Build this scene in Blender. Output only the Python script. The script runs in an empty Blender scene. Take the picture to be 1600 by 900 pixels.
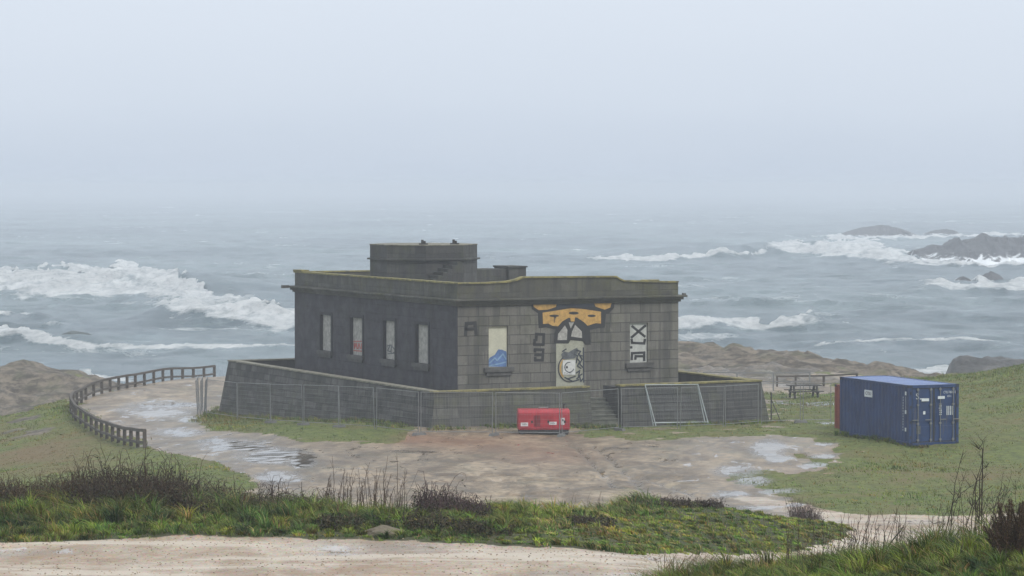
import bpy, math, random
import numpy as np
from mathutils import Vector
random.seed(7); rng = np.random.default_rng(11)
sc = bpy.context.scene; col = sc.collection
R = math.radians

# ------------------------------------------------------------------ camera geometry (used to survey the place)
F = 4444.4; H = 11.5; PITCH = math.atan(160/F)
fv = np.array([0, math.cos(PITCH), -math.sin(PITCH)]); uv_ = np.array([0, math.sin(PITCH), math.cos(PITCH)])
CAM = np.array([0, 0, H])
def ray(px, py): return fv + (px-800)/F*np.array([1., 0, 0]) - (py-450)/F*uv_
def Pz(px, py, z): d = ray(px, py); return CAM + d*((z-H)/d[2])
def Pd(px, py, y): d = ray(px, py); return CAM + d*(y/d[1])
def proj(X, Y, Z):
    zz = Z-H; dep = Y*fv[1] + zz*fv[2]; up = Y*uv_[1] + zz*uv_[2]
    return 800 + F*X/dep, 450 - F*up/dep
cd = bpy.data.cameras.new('camera'); cam = bpy.data.objects.new('camera', cd); col.objects.link(cam)
cam.location = (0, 0, H); cam.rotation_euler = (math.pi/2-PITCH, 0, 0)
cd.lens = 100; cd.sensor_width = 36; cd.clip_start = 0.5; cd.clip_end = 30000; sc.camera = cam

# ------------------------------------------------------------------ noise
def hashn(ix, iy, seed=0):
    h = (ix*374761393 + iy*668265263 + seed*974634777) & 0xffffffff
    h = ((h ^ (h >> 13))*1274126177) & 0xffffffff
    return ((h ^ (h >> 16)) & 0xffffff)/float(0xffffff)
def vnoise(x, y, seed=0):
    x = np.asarray(x, float); y = np.asarray(y, float)
    ix = np.floor(x).astype(np.int64); iy = np.floor(y).astype(np.int64); fx = x-ix; fy = y-iy
    fx = fx*fx*(3-2*fx); fy = fy*fy*(3-2*fy)
    a = hashn(ix, iy, seed); b = hashn(ix+1, iy, seed); c = hashn(ix, iy+1, seed); d = hashn(ix+1, iy+1, seed)
    return (a*(1-fx)+b*fx)*(1-fy) + (c*(1-fx)+d*fx)*fy
def fbm(x, y, oct=4, seed=0):
    s = 0; a = 1; t = 0; x = np.asarray(x, float); y = np.asarray(y, float)
    for k in range(oct):
        s = s + a*vnoise(x*2**k+17.3*k, y*2**k-9.1*k, seed+k); t += a; a *= .5
    return s/t
def sstep(a, b, x):
    t = np.clip((x-a)/(b-a), 0, 1); return t*t*(3-2*t)

# ------------------------------------------------------------------ tagging
def tag(o, label=None, cat=None, group=None, kind=None):
    if label: o['label'] = label
    if cat: o['category'] = cat
    if group: o['group'] = group
    if kind: o['kind'] = kind
    return o
def empty(name, loc=(0, 0, 0), rz=0, **k):
    o = bpy.data.objects.new(name, None); col.objects.link(o); o.location = loc; o.rotation_euler = (0, 0, rz)
    return tag(o, **k)
def copy_tree(o, parent=None):
    c = o.copy(); col.objects.link(c); c.parent = parent
    for ch in [q for q in list(bpy.data.objects) if q.parent == o]: copy_tree(ch, c)
    return c

# ------------------------------------------------------------------ mesh builder
class MB:
    def __init__(s): s.v = []; s.f = []
    def face(s, pts):
        i = len(s.v); s.v += [tuple(map(float, p)) for p in pts]; s.f.append(list(range(i, i+len(pts)))); return s
    def box(s, a, b):
        (x0, y0, z0), (x1, y1, z1) = a, b
        p = [(x0,y0,z0),(x1,y0,z0),(x1,y1,z0),(x0,y1,z0),(x0,y0,z1),(x1,y0,z1),(x1,y1,z1),(x0,y1,z1)]
        return s.hexa(p)
    def hexa(s, p):
        i = len(s.v); s.v += [tuple(map(float, q)) for q in p]
        for f in ((0,3,2,1),(4,5,6,7),(0,1,5,4),(1,2,6,5),(2,3,7,6),(3,0,4,7)): s.f.append([i+k for k in f])
        return s
    def bar(s, p, q, w, h=None, n=4):
        h = h or w; p = Vector(p); q = Vector(q); d = (q-p).normalized()
        a = d.cross(Vector((0, 0, 1)))
        if a.length < .01: a = Vector((1, 0, 0))
        a.normalize(); b = a.cross(d).normalized()
        i = len(s.v)
        ang = [math.pi/n + k*2*math.pi/n for k in range(n)] if n == 4 else [k*2*math.pi/n for k in range(n)]
        sc_ = math.sqrt(2)/2 if n == 4 else .5
        for e in (p, q):
            for t in ang: s.v.append(tuple(e + a*math.cos(t)*w*sc_ + b*math.sin(t)*h*sc_))
        for k in range(n): s.f.append([i+k, i+(k+1) % n, i+n+(k+1) % n, i+n+k])
        s.f.append([i+k for k in range(n)][::-1]); s.f.append([i+n+k for k in range(n)])
        return s
    def poly(s, pts, r, n=6):
        for a, b in zip(pts[:-1], pts[1:]): s.bar(a, b, r*2, n=n)
        return s
    def prism(s, pts, off):          # planar outline extruded by vector off
        off = Vector(off); n = len(pts); P = [Vector(p) for p in pts]; i = len(s.v)
        s.v += [tuple(p) for p in P] + [tuple(p+off) for p in P]
        s.f.append([i+k for k in range(n)][::-1]); s.f.append([i+n+k for k in range(n)])
        for k in range(n): s.f.append([i+k, i+(k+1) % n, i+n+(k+1) % n, i+n+k])
        return s
    def build(s, name, m, parent=None, bevel=0, smooth=False, recalc=True):
        me = bpy.data.meshes.new(name); me.from_pydata(s.v, [], s.f); me.update()
        if recalc:
            import bmesh
            bm = bmesh.new(); bm.from_mesh(me); bmesh.ops.recalc_face_normals(bm, faces=bm.faces)
            if bevel:
                bmesh.ops.remove_doubles(bm, verts=bm.verts, dist=1e-5)
                bmesh.ops.bevel(bm, geom=[e for e in bm.edges if e.calc_face_angle(0) > .5], offset=bevel, segments=2, affect='EDGES', profile=.6)
            bm.to_mesh(me); bm.free()
        uvl = me.uv_layers.new(name='UVMap')
        for p in me.polygons:
            n = p.normal
            if abs(n.z) > .75: t = Vector((1, 0, 0)); b = Vector((0, 1, 0))
            else: t = Vector((-n.y, n.x, 0)).normalized(); b = Vector((0, 0, 1))
            for li in p.loop_indices:
                co = me.vertices[me.loops[li].vertex_index].co; uvl.data[li].uv = (co.dot(t), co.dot(b))
            p.use_smooth = smooth
        me.materials.append(m)
        o = bpy.data.objects.new(name, me); col.objects.link(o)
        if parent: o.parent = parent
        return o

# ------------------------------------------------------------------ materials
class NT:
    def __init__(s, name):
        s.m = bpy.data.materials.new(name); s.m.use_nodes = True; s.t = s.m.node_tree; s.t.nodes.clear()
        s.out = s.n('ShaderNodeOutputMaterial'); s.b = s.n('ShaderNodeBsdfPrincipled'); s.l(s.b.outputs[0], s.out.inputs[0])
    def n(s, ty, **k):
        q = s.t.nodes.new(ty)
        for a, b in k.items(): setattr(q, a, b)
        return q
    def l(s, a, b): s.t.links.new(a, b)
    def inp(s, q, name, v):
        if hasattr(v, 'is_output') or isinstance(v, bpy.types.NodeSocket): s.l(v, q.inputs[name])
        else: q.inputs[name].default_value = v
    def coord(s, kind='Object'):
        if kind == 'Pos': return s.n('ShaderNodeNewGeometry').outputs['Position']
        return s.n('ShaderNodeTexCoord').outputs[kind]
    def mapv(s, vec, scale=(1, 1, 1), loc=(0, 0, 0), rot=(0, 0, 0)):
        q = s.n('ShaderNodeMapping'); s.l(vec, q.inputs['Vector']); q.inputs['Scale'].default_value = scale; q.inputs['Location'].default_value = loc; q.inputs['Rotation'].default_value = rot
        return q.outputs[0]
    def noise(s, vec, scale, detail=4, rough=.6, dist=0):
        q = s.n('ShaderNodeTexNoise'); s.l(vec, q.inputs['Vector']); q.inputs['Scale'].default_value = scale
        q.inputs['Detail'].default_value = detail; q.inputs['Roughness'].default_value = rough; q.inputs['Distortion'].default_value = dist
        return q.outputs[0]
    def mr(s, v, a, b, c=0., d=1., smooth=True):
        q = s.n('ShaderNodeMapRange'); q.interpolation_type = 'SMOOTHSTEP' if smooth else 'LINEAR'
        s.l(v, q.inputs[0]); 
        for i, x in zip((1, 2, 3, 4), (a, b, c, d)): q.inputs[i].default_value = x
        return q.outputs[0]
    def math(s, op, a, b=None):
        q = s.n('ShaderNodeMath', operation=op)
        for i, x in enumerate((a, b)):
            if x is None: continue
            if isinstance(x, (int, float)): q.inputs[i].default_value = x
            else: s.l(x, q.inputs[i])
        return q.outputs[0]
    def mix(s, f, a, b, mode='MIX'):
        q = s.n('ShaderNodeMix', data_type='RGBA', blend_type=mode)
        for i, x in ((0, f), (6, a), (7, b)):
            if isinstance(x, (int, float)): q.inputs[i].default_value = x
            elif isinstance(x, tuple): q.inputs[i].default_value = (*x, 1)
            else: s.l(x, q.inputs[i])
        return q.outputs[2]
    def bump(s, h, strength=.3, dist=.02):
        q = s.n('ShaderNodeBump'); s.l(h, q.inputs['Height']); q.inputs['Strength'].default_value = strength; q.inputs['Distance'].default_value = dist
        s.l(q.outputs[0], s.b.inputs['Normal']); return q
    def set(s, base=None, rough=None, **k):
        if base is not None:
            if isinstance(base, tuple): s.b.inputs['Base Color'].default_value = (*base, 1)
            else: s.l(base, s.b.inputs['Base Color'])
        if rough is not None:
            if isinstance(rough, (int, float)): s.b.inputs['Roughness'].default_value = rough
            else: s.l(rough, s.b.inputs['Roughness'])
        for a, b in k.items(): s.b.inputs[a].default_value = b
        return s.m
def simple(name, c, rough=.7, var=.35, scale=3., metal=0, dark=None):
    q = NT(name); p = q.coord(); n1 = q.noise(p, scale, 6, .65); n2 = q.noise(p, scale*9, 3)
    f = q.mr(q.math('ADD', q.math('MULTIPLY', n1, .7), q.math('MULTIPLY', n2, .3)), .3, .7)
    d = dark or tuple(x*(1-var) for x in c); l = tuple(min(1, x*(1+var*.6)) for x in c)
    q.bump(n2, .15, .01)
    return q.set(q.mix(f, d, l), rough, Metallic=metal)

def stone(name, base, mortar, bw=.95, bh=.45, blockvar=.3, stain=.5, staincol=(.03, .03, .034), moss=.3, mosscol=(.07, .08, .02), pale=.1, mort=.012, joint=1.0, bias=0.):
    q = NT(name); uv = q.coord('UV'); p = q.coord()
    br = q.n('ShaderNodeTexBrick'); br.offset = .5
    wob = q.noise(uv, 1.3, 2); 
    q.l(uv, br.inputs['Vector']); br.inputs['Scale'].default_value = 1; br.inputs['Mortar Size'].default_value = mort; br.inputs['Mortar Smooth'].default_value = .3
    br.inputs['Brick Width'].default_value = bw; br.inputs['Row Height'].default_value = bh; br.inputs['Bias'].default_value = 0
    br.inputs['Color1'].default_value = (0, 0, 0, 1); br.inputs['Color2'].default_value = (1, 1, 1, 1); br.inputs['Mortar'].default_value = (.5, .5, .5, 1)
    lo = tuple(x*(1-blockvar) for x in base); hi = tuple(x*(1+blockvar) for x in base)
    c = q.mix(br.outputs['Color'], lo, hi)
    n1 = q.noise(p, 1.2, 8, .7); fine = q.noise(p, 14, 5, .7)
    c = q.mix(q.mr(fine, .3, .7, 0, .5), c, tuple(x*.55 for x in base))
    c = q.mix(q.mr(n1, .62, .75, 0, pale), c, tuple(min(.8, x*2.4) for x in base))
    # rain streaks: noise stretched down the wall
    st = q.noise(q.mapv(p, (1.6, 1.6, .12)), 1.0, 6, .65)
    c = q.mix(q.mr(st, .42-bias, .66-bias, 0, stain), c, staincol)
    mo = q.noise(p, .55, 7, .7)
    c = q.mix(q.mr(mo, .48, .68, 0, moss), c, mosscol)
    runs = q.noise(q.mapv(p, (3.5, 3.5, .10)), 1.0, 7, .7); patch = q.noise(p, .8, 5, .65)
    c = q.mix(q.math('MULTIPLY', q.mr(runs, .50, .60), q.mr(patch, .40, .60, 0, .55)), c, tuple(x*.38 for x in base))
    c = q.mix(q.math('MULTIPLY', q.mr(runs, .48, .40), q.mr(patch, .52, .66, 0, .35)), c, tuple(min(.6, x*1.9) for x in base))
    c = q.mix(q.math('MULTIPLY', br.outputs['Fac'], joint), c, mortar)
    hgt = q.math('SUBTRACT', q.math('MULTIPLY', fine, .6), q.math('MULTIPLY', br.outputs['Fac'], 1.0))
    q.bump(hgt, .9, .05)
    return q.set(c, q.mr(n1, .3, .7, .55, .9))
M = {}
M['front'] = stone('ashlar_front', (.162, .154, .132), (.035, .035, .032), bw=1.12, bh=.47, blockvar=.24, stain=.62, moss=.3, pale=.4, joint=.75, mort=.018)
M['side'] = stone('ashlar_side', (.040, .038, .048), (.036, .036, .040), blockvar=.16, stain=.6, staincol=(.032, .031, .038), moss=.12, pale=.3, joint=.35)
M['parapet'] = stone('parapet_stone', (.088, .086, .068), (.05, .05, .045), bw=1.4, bh=.9, stain=.5, moss=.75, mosscol=(.085, .085, .035), joint=.3)
M['tower'] = stone('tower_stone', (.068, .068, .062), (.04, .04, .04), bw=1.1, bh=.5, stain=.6, moss=.7, mosscol=(.06, .07, .028), joint=.35)
M['terr_side'] = stone('terrace_side_stone', (.078, .075, .070), (.016, .016, .016), bw=.8, bh=.34, blockvar=.7, stain=.4, moss=.25, pale=.8, mort=.02)
M['terr_front'] = stone('terrace_front_stone', (.098, .098, .084), (.045, .045, .04), bw=1.15, bh=.5, blockvar=.35, stain=.6, moss=.5, pale=.3, mort=.02)
M['terr_right'] = stone('terrace_right_stone', (.075, .075, .073), (.030, .030, .030), bw=1.0, bh=.42, stain=.7, moss=.4, pale=.2, mort=.02)
def moss_mat(name, a, b):
    q = NT(name); p = q.coord(); n = q.noise(p, 2.2, 8, .7); n2 = q.noise(p, 22, 4)
    q.bump(n2, .6, .03)
    return q.set(q.mix(q.mr(q.math('ADD', q.math('MULTIPLY', n, .6), q.math('MULTIPLY', n2, .4)), .38, .62), a, b), .95)
M['moss'] = moss_mat('mossy_coping', (.10, .095, .06), (.30, .26, .09))
M['coping'] = moss_mat('stone_coping', (.11, .105, .085), (.26, .245, .19))
M['roof'] = simple('roof_render', (.16, .15, .13), .8)
M['sill'] = simple('sill_stone', (.085, .083, .078), .8, .5)
M['cream'] = simple('cream_render', (.52, .51, .40), .8, .18, 2.)
M['pale'] = simple('pale_infill', (.38, .37, .34), .85, .45, 5.)
M['white_board'] = simple('white_infill', (.44, .45, .42), .8, .25, 4.)
M['black_paint'] = simple('black_paint', (.020, .020, .022), .6, .3, 6.)
M['navy_paint'] = simple('slate_blue_paint', (.028, .034, .050), .6, .35, 4.)
M['orange_paint'] = simple('ochre_paint', (.50, .30, .085), .75, .35, 5.)
M['blue_paint'] = simple('blue_paint', (.09, .17, .36), .7, .4, 6.)
M['lblue_paint'] = simple('light_blue_paint', (.20, .32, .46), .7, .3, 6.)
M['red_paint'] = simple('red_spray', (.42, .07, .06), .7, .3, 6.)
M['grey_paint'] = simple('grey_paint', (.10, .11, .12), .7, .5, 7.)
M['white_paint'] = simple('white_paint', (.60, .60, .58), .7, .2, 6.)
M['galv'] = simple('galvanised_steel', (.22, .225, .225), .45, .25, 4., metal=.35)
M['galv_lt'] = simple('bright_galvanised', (.36, .40, .40), .4, .2, 4., metal=.2)
M['wood'] = simple('weathered_timber', (.085, .072, .060), .85, .4, 5.)
M['wood_dk'] = simple('dark_timber', (.045, .042, .038), .85, .4, 5.)
M['concrete'] = simple('concrete', (.15, .15, .145), .85, .3, 4.)
M['iron'] = simple('dark_iron', (.03, .028, .026), .6, .4, 6.)

# ------------------------------------------------------------------ terrain
cp = []   # x, y, z
def cI(px, py, y): P = Pd(px, py, y); cp.append((P[0], P[1], P[2]))
def cW(px, y, z): cp.append(((px-800)/F*y, y, z))
for a in [(705,668,133),(322,650,157),(1200,660,142),(1420,699,121),(1310,677,126.5),(1500,692,122.5),(850,682,130),(655,680,131),(960,672,135),
          (600,740,113),(800,780,104.5),(1150,782,103.5),(1300,740,112),(225,699,134),(110,640,165),(165,613,180),(215,604,187),(335,590,206),(200,630,172),(280,610,185),
          (0,672,160),(50,642,168),(110,628,174),(0,700,150),(0,740,125),(120,720,133),(150,660,156),
          (0,590,245),(60,588,245),(110,590,243),(140,598,238),
          (1060,546,243),(1200,556,240),(1300,572,238),(1430,584,232),(1500,592,220),(1250,600,190),(1100,590,205),(1270,620,170),
          (1600,584,172),(1560,596,168),(1520,606,160),(1600,650,138),(1600,720,117),(1600,800,99),(1450,770,105),(1400,640,150),
          # road that climbs from the flat
          (1400,832,91),(1600,816,95),(1350,840,85),(1300,855,76),(1200,870,63),(1100,872,57.5),
          # mound
          (1200,796,73),(1050,790,69.5),(900,797,65),(1325,829,83),(1270,810,80),(1150,838,66.5),(1000,838,61.5),(820,808,62),(850,842,57),(1250,840,73.5),(760,808,62),
          # bank crest
          (0,798,61.5),(150,792,61.5),(300,794,61.5),(450,800,61.5),(600,806,61.5),(680,808,61.5),(270,594,196),(240,598,192),(190,607,184),(140,620,176.5),
          (0,857,54),(200,850,54.6),(400,845,55.2),(600,850,54.6),(800,860,53.6),(1000,872,52.5),
          (-200,858,54),
          # near right bank
          (1050,915,42),(1200,900,42),(1320,884,42),(1450,868,42),(1600,860,42),(1750,850,42),(1300,915,37)]: cI(*a)
for a in [(0,50,4.62),(400,50,4.62),(800,49,4.6),(-300,50,4.7),(1800,50,3.2),(1300,58,3.3),(1500,60,2.8),(1650,60,2.8),(1500,75,1.5),
          (0,30,6.6),(800,30,6.6),(1600,30,6.9),(0,42,4.9),(500,42,4.8),(800,42,4.9),
          (0,92,.0),(300,92,.0),(600,92,.05),(850,94,.1),(1050,97,.05),(-100,66,3.4),(0,66,3.55),(300,66,3.5),(600,66,3.5),(0,74,2.1),(300,74,2.0),(600,74,2.0),(800,67,3.55),(800,75,2.1),(900,71,3.2),(1000,76,2.6),(1100,84,1.3),(900,80,1.6),(1200,79,2.2),
          (0,108,-.9),(250,110,-.3),(450,120,-.1),(-300,90,0.),(-300,120,-2.5),(-300,160,-5.5),(-100,185,-6.2),(40,200,-6.2),(-300,245,-5),
          (600,160,-.7),(900,165,-.6),(700,190,-1.6),(1000,190,-1.6),(500,200,-2.2),
          (0,275,-9),(150,270,-10),(160,240,-7.6),(210,215,-5.5),(330,222,-3.6),(330,240,-8),(260,240,-8.5),(500,235,-6),(500,255,-10),(800,240,-5),(800,262,-10),
          (1060,262,-8.5),(1200,262,-9),(1300,262,-9.5),(1430,256,-9.5),(1550,250,-9),(1550,225,-5.2),(1550,200,-2.6),(1700,230,-6),(1700,175,1.2),(1800,150,2.0),(1800,110,.8),(1900,200,0),(1900,270,-9),
          (-300,290,-12),(0,300,-13),(400,290,-13),(800,290,-13),(1200,290,-13),(1600,290,-13),(2000,290,-12)]: cW(*a)
cp = np.array(cp)
def tps_fit(P, z, lam):
    n = len(P); d = np.linalg.norm(P[:, None]-P[None], axis=2); K = np.where(d > 0, d*d*np.log(d+1e-12), 0) + lam*np.eye(n)
    Q = np.hstack([np.ones((n, 1)), P]); A = np.block([[K, Q], [Q.T, np.zeros((3, 3))]])
    return np.linalg.solve(A, np.concatenate([z, np.zeros(3)]))
S = 40.; tP = cp[:, :2]/S; tw = tps_fit(tP, cp[:, 2], 2e-3)
def tps(X, Y):
    X = X/S; Y = Y/S; out = tw[-3] + tw[-2]*X + tw[-1]*Y
    for (px, py), w in zip(tP, tw[:-3]):
        d2 = (X-px)**2 + (Y-py)**2; out = out + w*.5*d2*np.log(d2+1e-12)
    return out
def inpoly(px, py, poly):
    r = np.zeros(px.shape, bool); n = len(poly)
    for i in range(n):
        x0, y0 = poly[i]; x1, y1 = poly[(i+1) % n]
        if y0 == y1: continue
        c = ((y0 > py) != (y1 > py)) & (px < (x1-x0)*(py-y0)/(y1-y0)+x0); r ^= c
    return r
xs = np.concatenate([np.arange(-75, -36, .6), np.arange(-36, 38, .22), np.arange(38, 82, .6)])
ys = np.concatenate([np.arange(-6, 30, 1.), np.arange(30, 150, .22), np.arange(150, 300, .35)])
GX, GY = np.meshgrid(xs, ys)
GZ0 = tps(GX, GY)
# a trodden, level road bed: polyline in plan
def w2(px, y): return ((px-800)/F*y, y)
road = [(-30, 49.5), (-12, 50.7), (-8, 51.6), (-5, 52.1), (-2.5, 52.0), (0, 50.9), w2(980, 50.9), w2(1080, 54.5), w2(1180, 62), w2(1270, 71), w2(1340, 82), w2(1420, 90.5), w2(1520, 94), w2(1700, 97), w2(2000, 100)]
path = [w2(1400, 93), w2(1320, 97), w2(1250, 100.5), w2(1180, 104)]
def seg_dist(X, Y, pl):
    best = np.full(X.shape, 1e9)
    for (a, b), (c, d) in zip(pl[:-1], pl[1:]):
        vx, vy = c-a, d-b; t = np.clip(((X-a)*vx+(Y-b)*vy)/(vx*vx+vy*vy), 0, 1)
        best = np.minimum(best, np.hypot(X-a-t*vx, Y-b-t*vy))
    return best
def masks(X, Y, Z):
    PX, PY = proj(X, np.maximum(Y, 5), Z)
    nz = (fbm(X*.35, Y*.25, 4, 3)-.5); nz2 = fbm(X*.9+7, Y*.5, 4, 4)-.5; PXn = PX + nz*80 + nz2*np.where(X > 5, 190, 50); PYn = PY + nz*14 + nz2*14
    rd = seg_dist(X, Y, road); wid = 3.3 + (fbm(X*.4, Y*.4, 3, 5)-.5)*1.0
    wid = np.where(X > 8, wid-.6, wid)
    roadm = sstep(.35, -.25, rd-wid); pd_ = seg_dist(X, Y, path); roadm = np.maximum(roadm, sstep(.3, -.3, pd_-.9-(fbm(X*.5, Y*.5, 3, 6)-.5)*1.2))
    mud = [(104,622),(160,598),(335,583),(500,560),(1200,560),(1330,590),(1330,612),(1195,618),(1195,678),(1290,684),(1300,722),(1215,735),(1150,745),(1190,770),(1240,790),(1330,815),(1330,880),(500,880),(420,795),(385,745),(310,714),(240,704),(222,696),(150,657)]
    mound = [(650,700),(900,700),(1150,765),(1235,792),(1300,811),(1334,829),(1318,843),(1290,852),(1240,862),(1150,866),(1050,865),(960,862),(860,857),(760,852),(650,849)]
    PXm = PX+(fbm(X*.8, Y*.8, 3, 14)-.5)*16; PYm = PY+(fbm(X*.8, Y*.8, 3, 15)-.5)*6
    roadm = np.where((Y < 88) & (Y > 50.5) & inpoly(PXm, PYm, mound), 0., roadm)
    low = [(1330,829),(1318,843),(1290,852),(1240,862),(1150,866),(1050,865),(960,862),(960,905),(1480,905),(1640,870),(1640,806),(1600,802),(1560,812),(1480,809),(1380,805),(1300,799),(1240,788),(1180,776),(1150,773),(1165,783),(1235,795),(1300,811)]
    roadm = np.where((Y < 108) & (Y > 47) & inpoly(PXm, PYm, low), 1., roadm)
    far = (Y > 86) & (Y < 215)
    mudm = (inpoly(PXn, PYn, mud) & far).astype(float)
    g1 = [(302,652),(320,640),(500,650),(655,664),(640,682),(600,690),(560,690),(480,687),(400,680),(330,671),(300,662)]
    g2 = [(905,650),(1200,650),(1205,678),(1100,683),(1000,688),(930,685),(905,676)]
    PXg = PX+nz*50; PYg = PY+nz2*16
    mudm = np.where(far & inpoly(PXg, PYg, g1) & ~((Y > 210)), 0., mudm); mudm = np.where(far & inpoly(PXg, PYg, g2), .32+nz2*1.2, mudm)
    rock = np.where((Y > 196) & (X > 10), 1., 0.)*sstep(.3, .45, fbm(X*.12, Y*.12, 4, 8)+.12)
    rock = np.maximum(rock, sstep(-3.6, -5.2, Z)*(Y > 180))
    rock = np.maximum(rock, ((X < -24) & (Y > 215))*sstep(.30, .42, fbm(X*.2, Y*.2, 4, 9)+.02))
    ol = [(0, 640), (35, 628), (60, 650), (70, 672), (30, 690), (0, 690)]
    rock = np.maximum(rock, (inpoly(PXn, PYn, ol) & (Y > 130) & (Y < 190))*sstep(.5, .56, fbm(X*.5, Y*.5, 4, 12)))
    # pale bare patch by the right edge, red earth by the corner
    bare = np.exp(-((PX-1600)/38)**2-((PY-709)/12)**2)*(Y > 100)
    red = .65*np.exp(-((PX-730)/110)**2-((PY-692)/13)**2) + .5*np.exp(-((PX-860)/90)**2-((PY-712)/14)**2) + .6*np.exp(-((PX-640)/40)**2-((PY-684)/8)**2)
    red = red*(Y > 100)
    red = np.maximum(red, (1.2*np.exp(-((PX-40)/130)**2-((PY-705)/38)**2) + .75*np.exp(-((PX-1440)/190)**2-((PY-742)/16)**2) + .6*np.exp(-((PX-1580)/60)**2-((PY-668)/18)**2))*(Y > 100)*sstep(.3, .6, fbm(X*.3, Y*.2, 4, 29)))
    # puddles / wet patches
    wet = np.zeros(X.shape)
    for (x, y, sx, sy, a) in [(250,640,100,26,.62),(360,695,90,16,.66),(640,705,70,5,.6),(960,700,60,5,.55),(1200,700,34,17,1.),(1215,715,22,8,1.),(1290,692,22,4,.9),(1285,712,26,5,1.),(1270,726,24,5,.9),(1150,735,60,14,.7),(1175,752,38,9,.8),(1140,772,40,8,.8),(1215,768,46,5,.75),(1190,792,50,5,.8),(1245,788,20,4,.8),
                           (430,712,75,16,1.),(470,722,30,12,.9),(395,700,40,8,.9),(345,690,55,7,.8),(435,745,45,12,.95),(280,675,60,10,.75),(250,645,70,8,.8),(270,632,60,6,.8),(220,630,50,6,.55),(300,655,30,7,.9),(190,640,30,6,.6),
                           (700,750,160,5,.35),(880,762,120,4,.4),(1040,690,120,8,.35),(1000,640,400,8,.0),(1280,630,40,4,.95),(1240,602,70,5,.5),(1225,628,22,2.5,.9),(1297,661,22,2.5,1.),(560,712,90,6,.4)]:
        wet = np.maximum(wet, a*np.exp(-((PX-x)/sx)**2-((PY-y)/sy)**2))
    wet = wet*(Y > 86)
    wet = np.maximum(wet, .34*mudm*(Y > 86)*(.6+.8*fbm(X*.08, Y*.05, 3, 24)))
    nearroad = roadm*(Y < 100)
    wet = np.maximum(wet, nearroad*sstep(.5, .7, fbm(X*.3, Y*.6, 4, 21))*.42)
    grass = np.clip(1-np.maximum.reduce([roadm, mudm, rock, bare*1.3]), 0, 1)
    return grass, wet, rock, roadm, mudm, red
mk = masks(GX, GY, GZ0)
G_, Wt, Rk, Rd, Md, Red = mk
rough = (fbm(GX*.18, GY*.18, 5, 31)-.5)
GZ = GZ0 + rough*np.where((Md > .3) | ((GX < -8) & (GY > 130) & (GY < 222)), .08, .30)*sstep(1.5, 0, Rd*2) + (fbm(GX*1.6, GY*1.6, 3, 33)-.5)*(.05*Md + .14*G_ + .05*Rd)
rk1 = .35-np.abs(fbm(GX*.11+3, GY*.16, 5, 41)-.5)*4
GZ += Rk*(rk1*.9 - .15 + (fbm(GX*.5, GY*.7, 5, 43)-.5)*1.5)*sstep(150, 200, GY)
GZ -= Wt*.03
# faint wheel ruts over the yard
for k, (px0, py0, px1, py1) in enumerate([(560,742,1060,747),(560,752,1060,750),(900,700,960,760),(930,700,1010,768),(640,780,1080,756),(480,725,620,735),(1000,745,1090,775),(780,770,900,775)]):
    a = Pz(px0, py0, 0); b = Pz(px1, py1, 0); dd = seg_dist(GX, GY, [(a[0], a[1]), (b[0], b[1])])
    GZ -= .12*np.exp(-(dd/.22)**2); Wt = np.maximum(Wt, .55*np.exp(-(dd/.25)**2))
GZ[GY > 268] = np.minimum(GZ[GY > 268], -11)
def grid_mesh(name, X, Y, Z, mat, attrs={}):
    ny, nx = X.shape; co = np.stack([X, Y, Z], -1).reshape(-1, 3).astype(np.float32)
    i = np.arange(ny*nx).reshape(ny, nx); q = np.stack([i[:-1, :-1], i[:-1, 1:], i[1:, 1:], i[1:, :-1]], -1).reshape(-1, 4)
    me = np_mesh(name, co, q, 4)
    for k, (a, b, c) in attrs.items():
        at = me.attributes.new(k, 'FLOAT_COLOR', 'POINT'); arr = np.ones((ny*nx, 4), np.float32)
        arr[:, 0] = a.reshape(-1); arr[:, 1] = b.reshape(-1); arr[:, 2] = c.reshape(-1); at.data.foreach_set('color', arr.reshape(-1))
    me.materials.append(mat); me.polygons.foreach_set('use_smooth', np.ones(len(q), bool))
    o = bpy.data.objects.new(name, me); col.objects.link(o); return o
def np_mesh(name, co, faces, k):
    me = bpy.data.meshes.new(name); me.vertices.add(len(co)); me.vertices.foreach_set('co', np.ascontiguousarray(co, np.float32).reshape(-1))
    me.loops.add(len(faces)*k); me.loops.foreach_set('vertex_index', faces.reshape(-1).astype(np.int32))
    me.polygons.add(len(faces)); me.polygons.foreach_set('loop_start', np.arange(0, len(faces)*k, k, dtype=np.int32))
    me.update(calc_edges=True); me.validate(); return me
# bilinear lookup of the finished ground
def ground(x, y):
    x = np.asarray(x, float); y = np.asarray(y, float)
    i = np.clip(np.searchsorted(xs, x)-1, 0, len(xs)-2); j = np.clip(np.searchsorted(ys, y)-1, 0, len(ys)-2)
    fx = (x-xs[i])/(xs[i+1]-xs[i]); fy = (y-ys[j])/(ys[j+1]-ys[j])
    return (GZ[j, i]*(1-fx)+GZ[j, i+1]*fx)*(1-fy) + (GZ[j+1, i]*(1-fx)+GZ[j+1, i+1]*fx)*fy
def look(A, x, y):
    i = np.clip(np.searchsorted(xs, x)-1, 0, len(xs)-1); j = np.clip(np.searchsorted(ys, y)-1, 0, len(ys)-1); return A[j, i]
def Pg(px, py, y0=90, y1=260):     # where the sight line meets the ground
    d = ray(px, py); d = d/d[1]; t = np.arange(y0, y1, .05); z = H + d[2]*t; g = ground(d[0]*t, t)
    k = np.argmax(z <= g); return (d[0]*t[k], t[k], float(g[k]))

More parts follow.
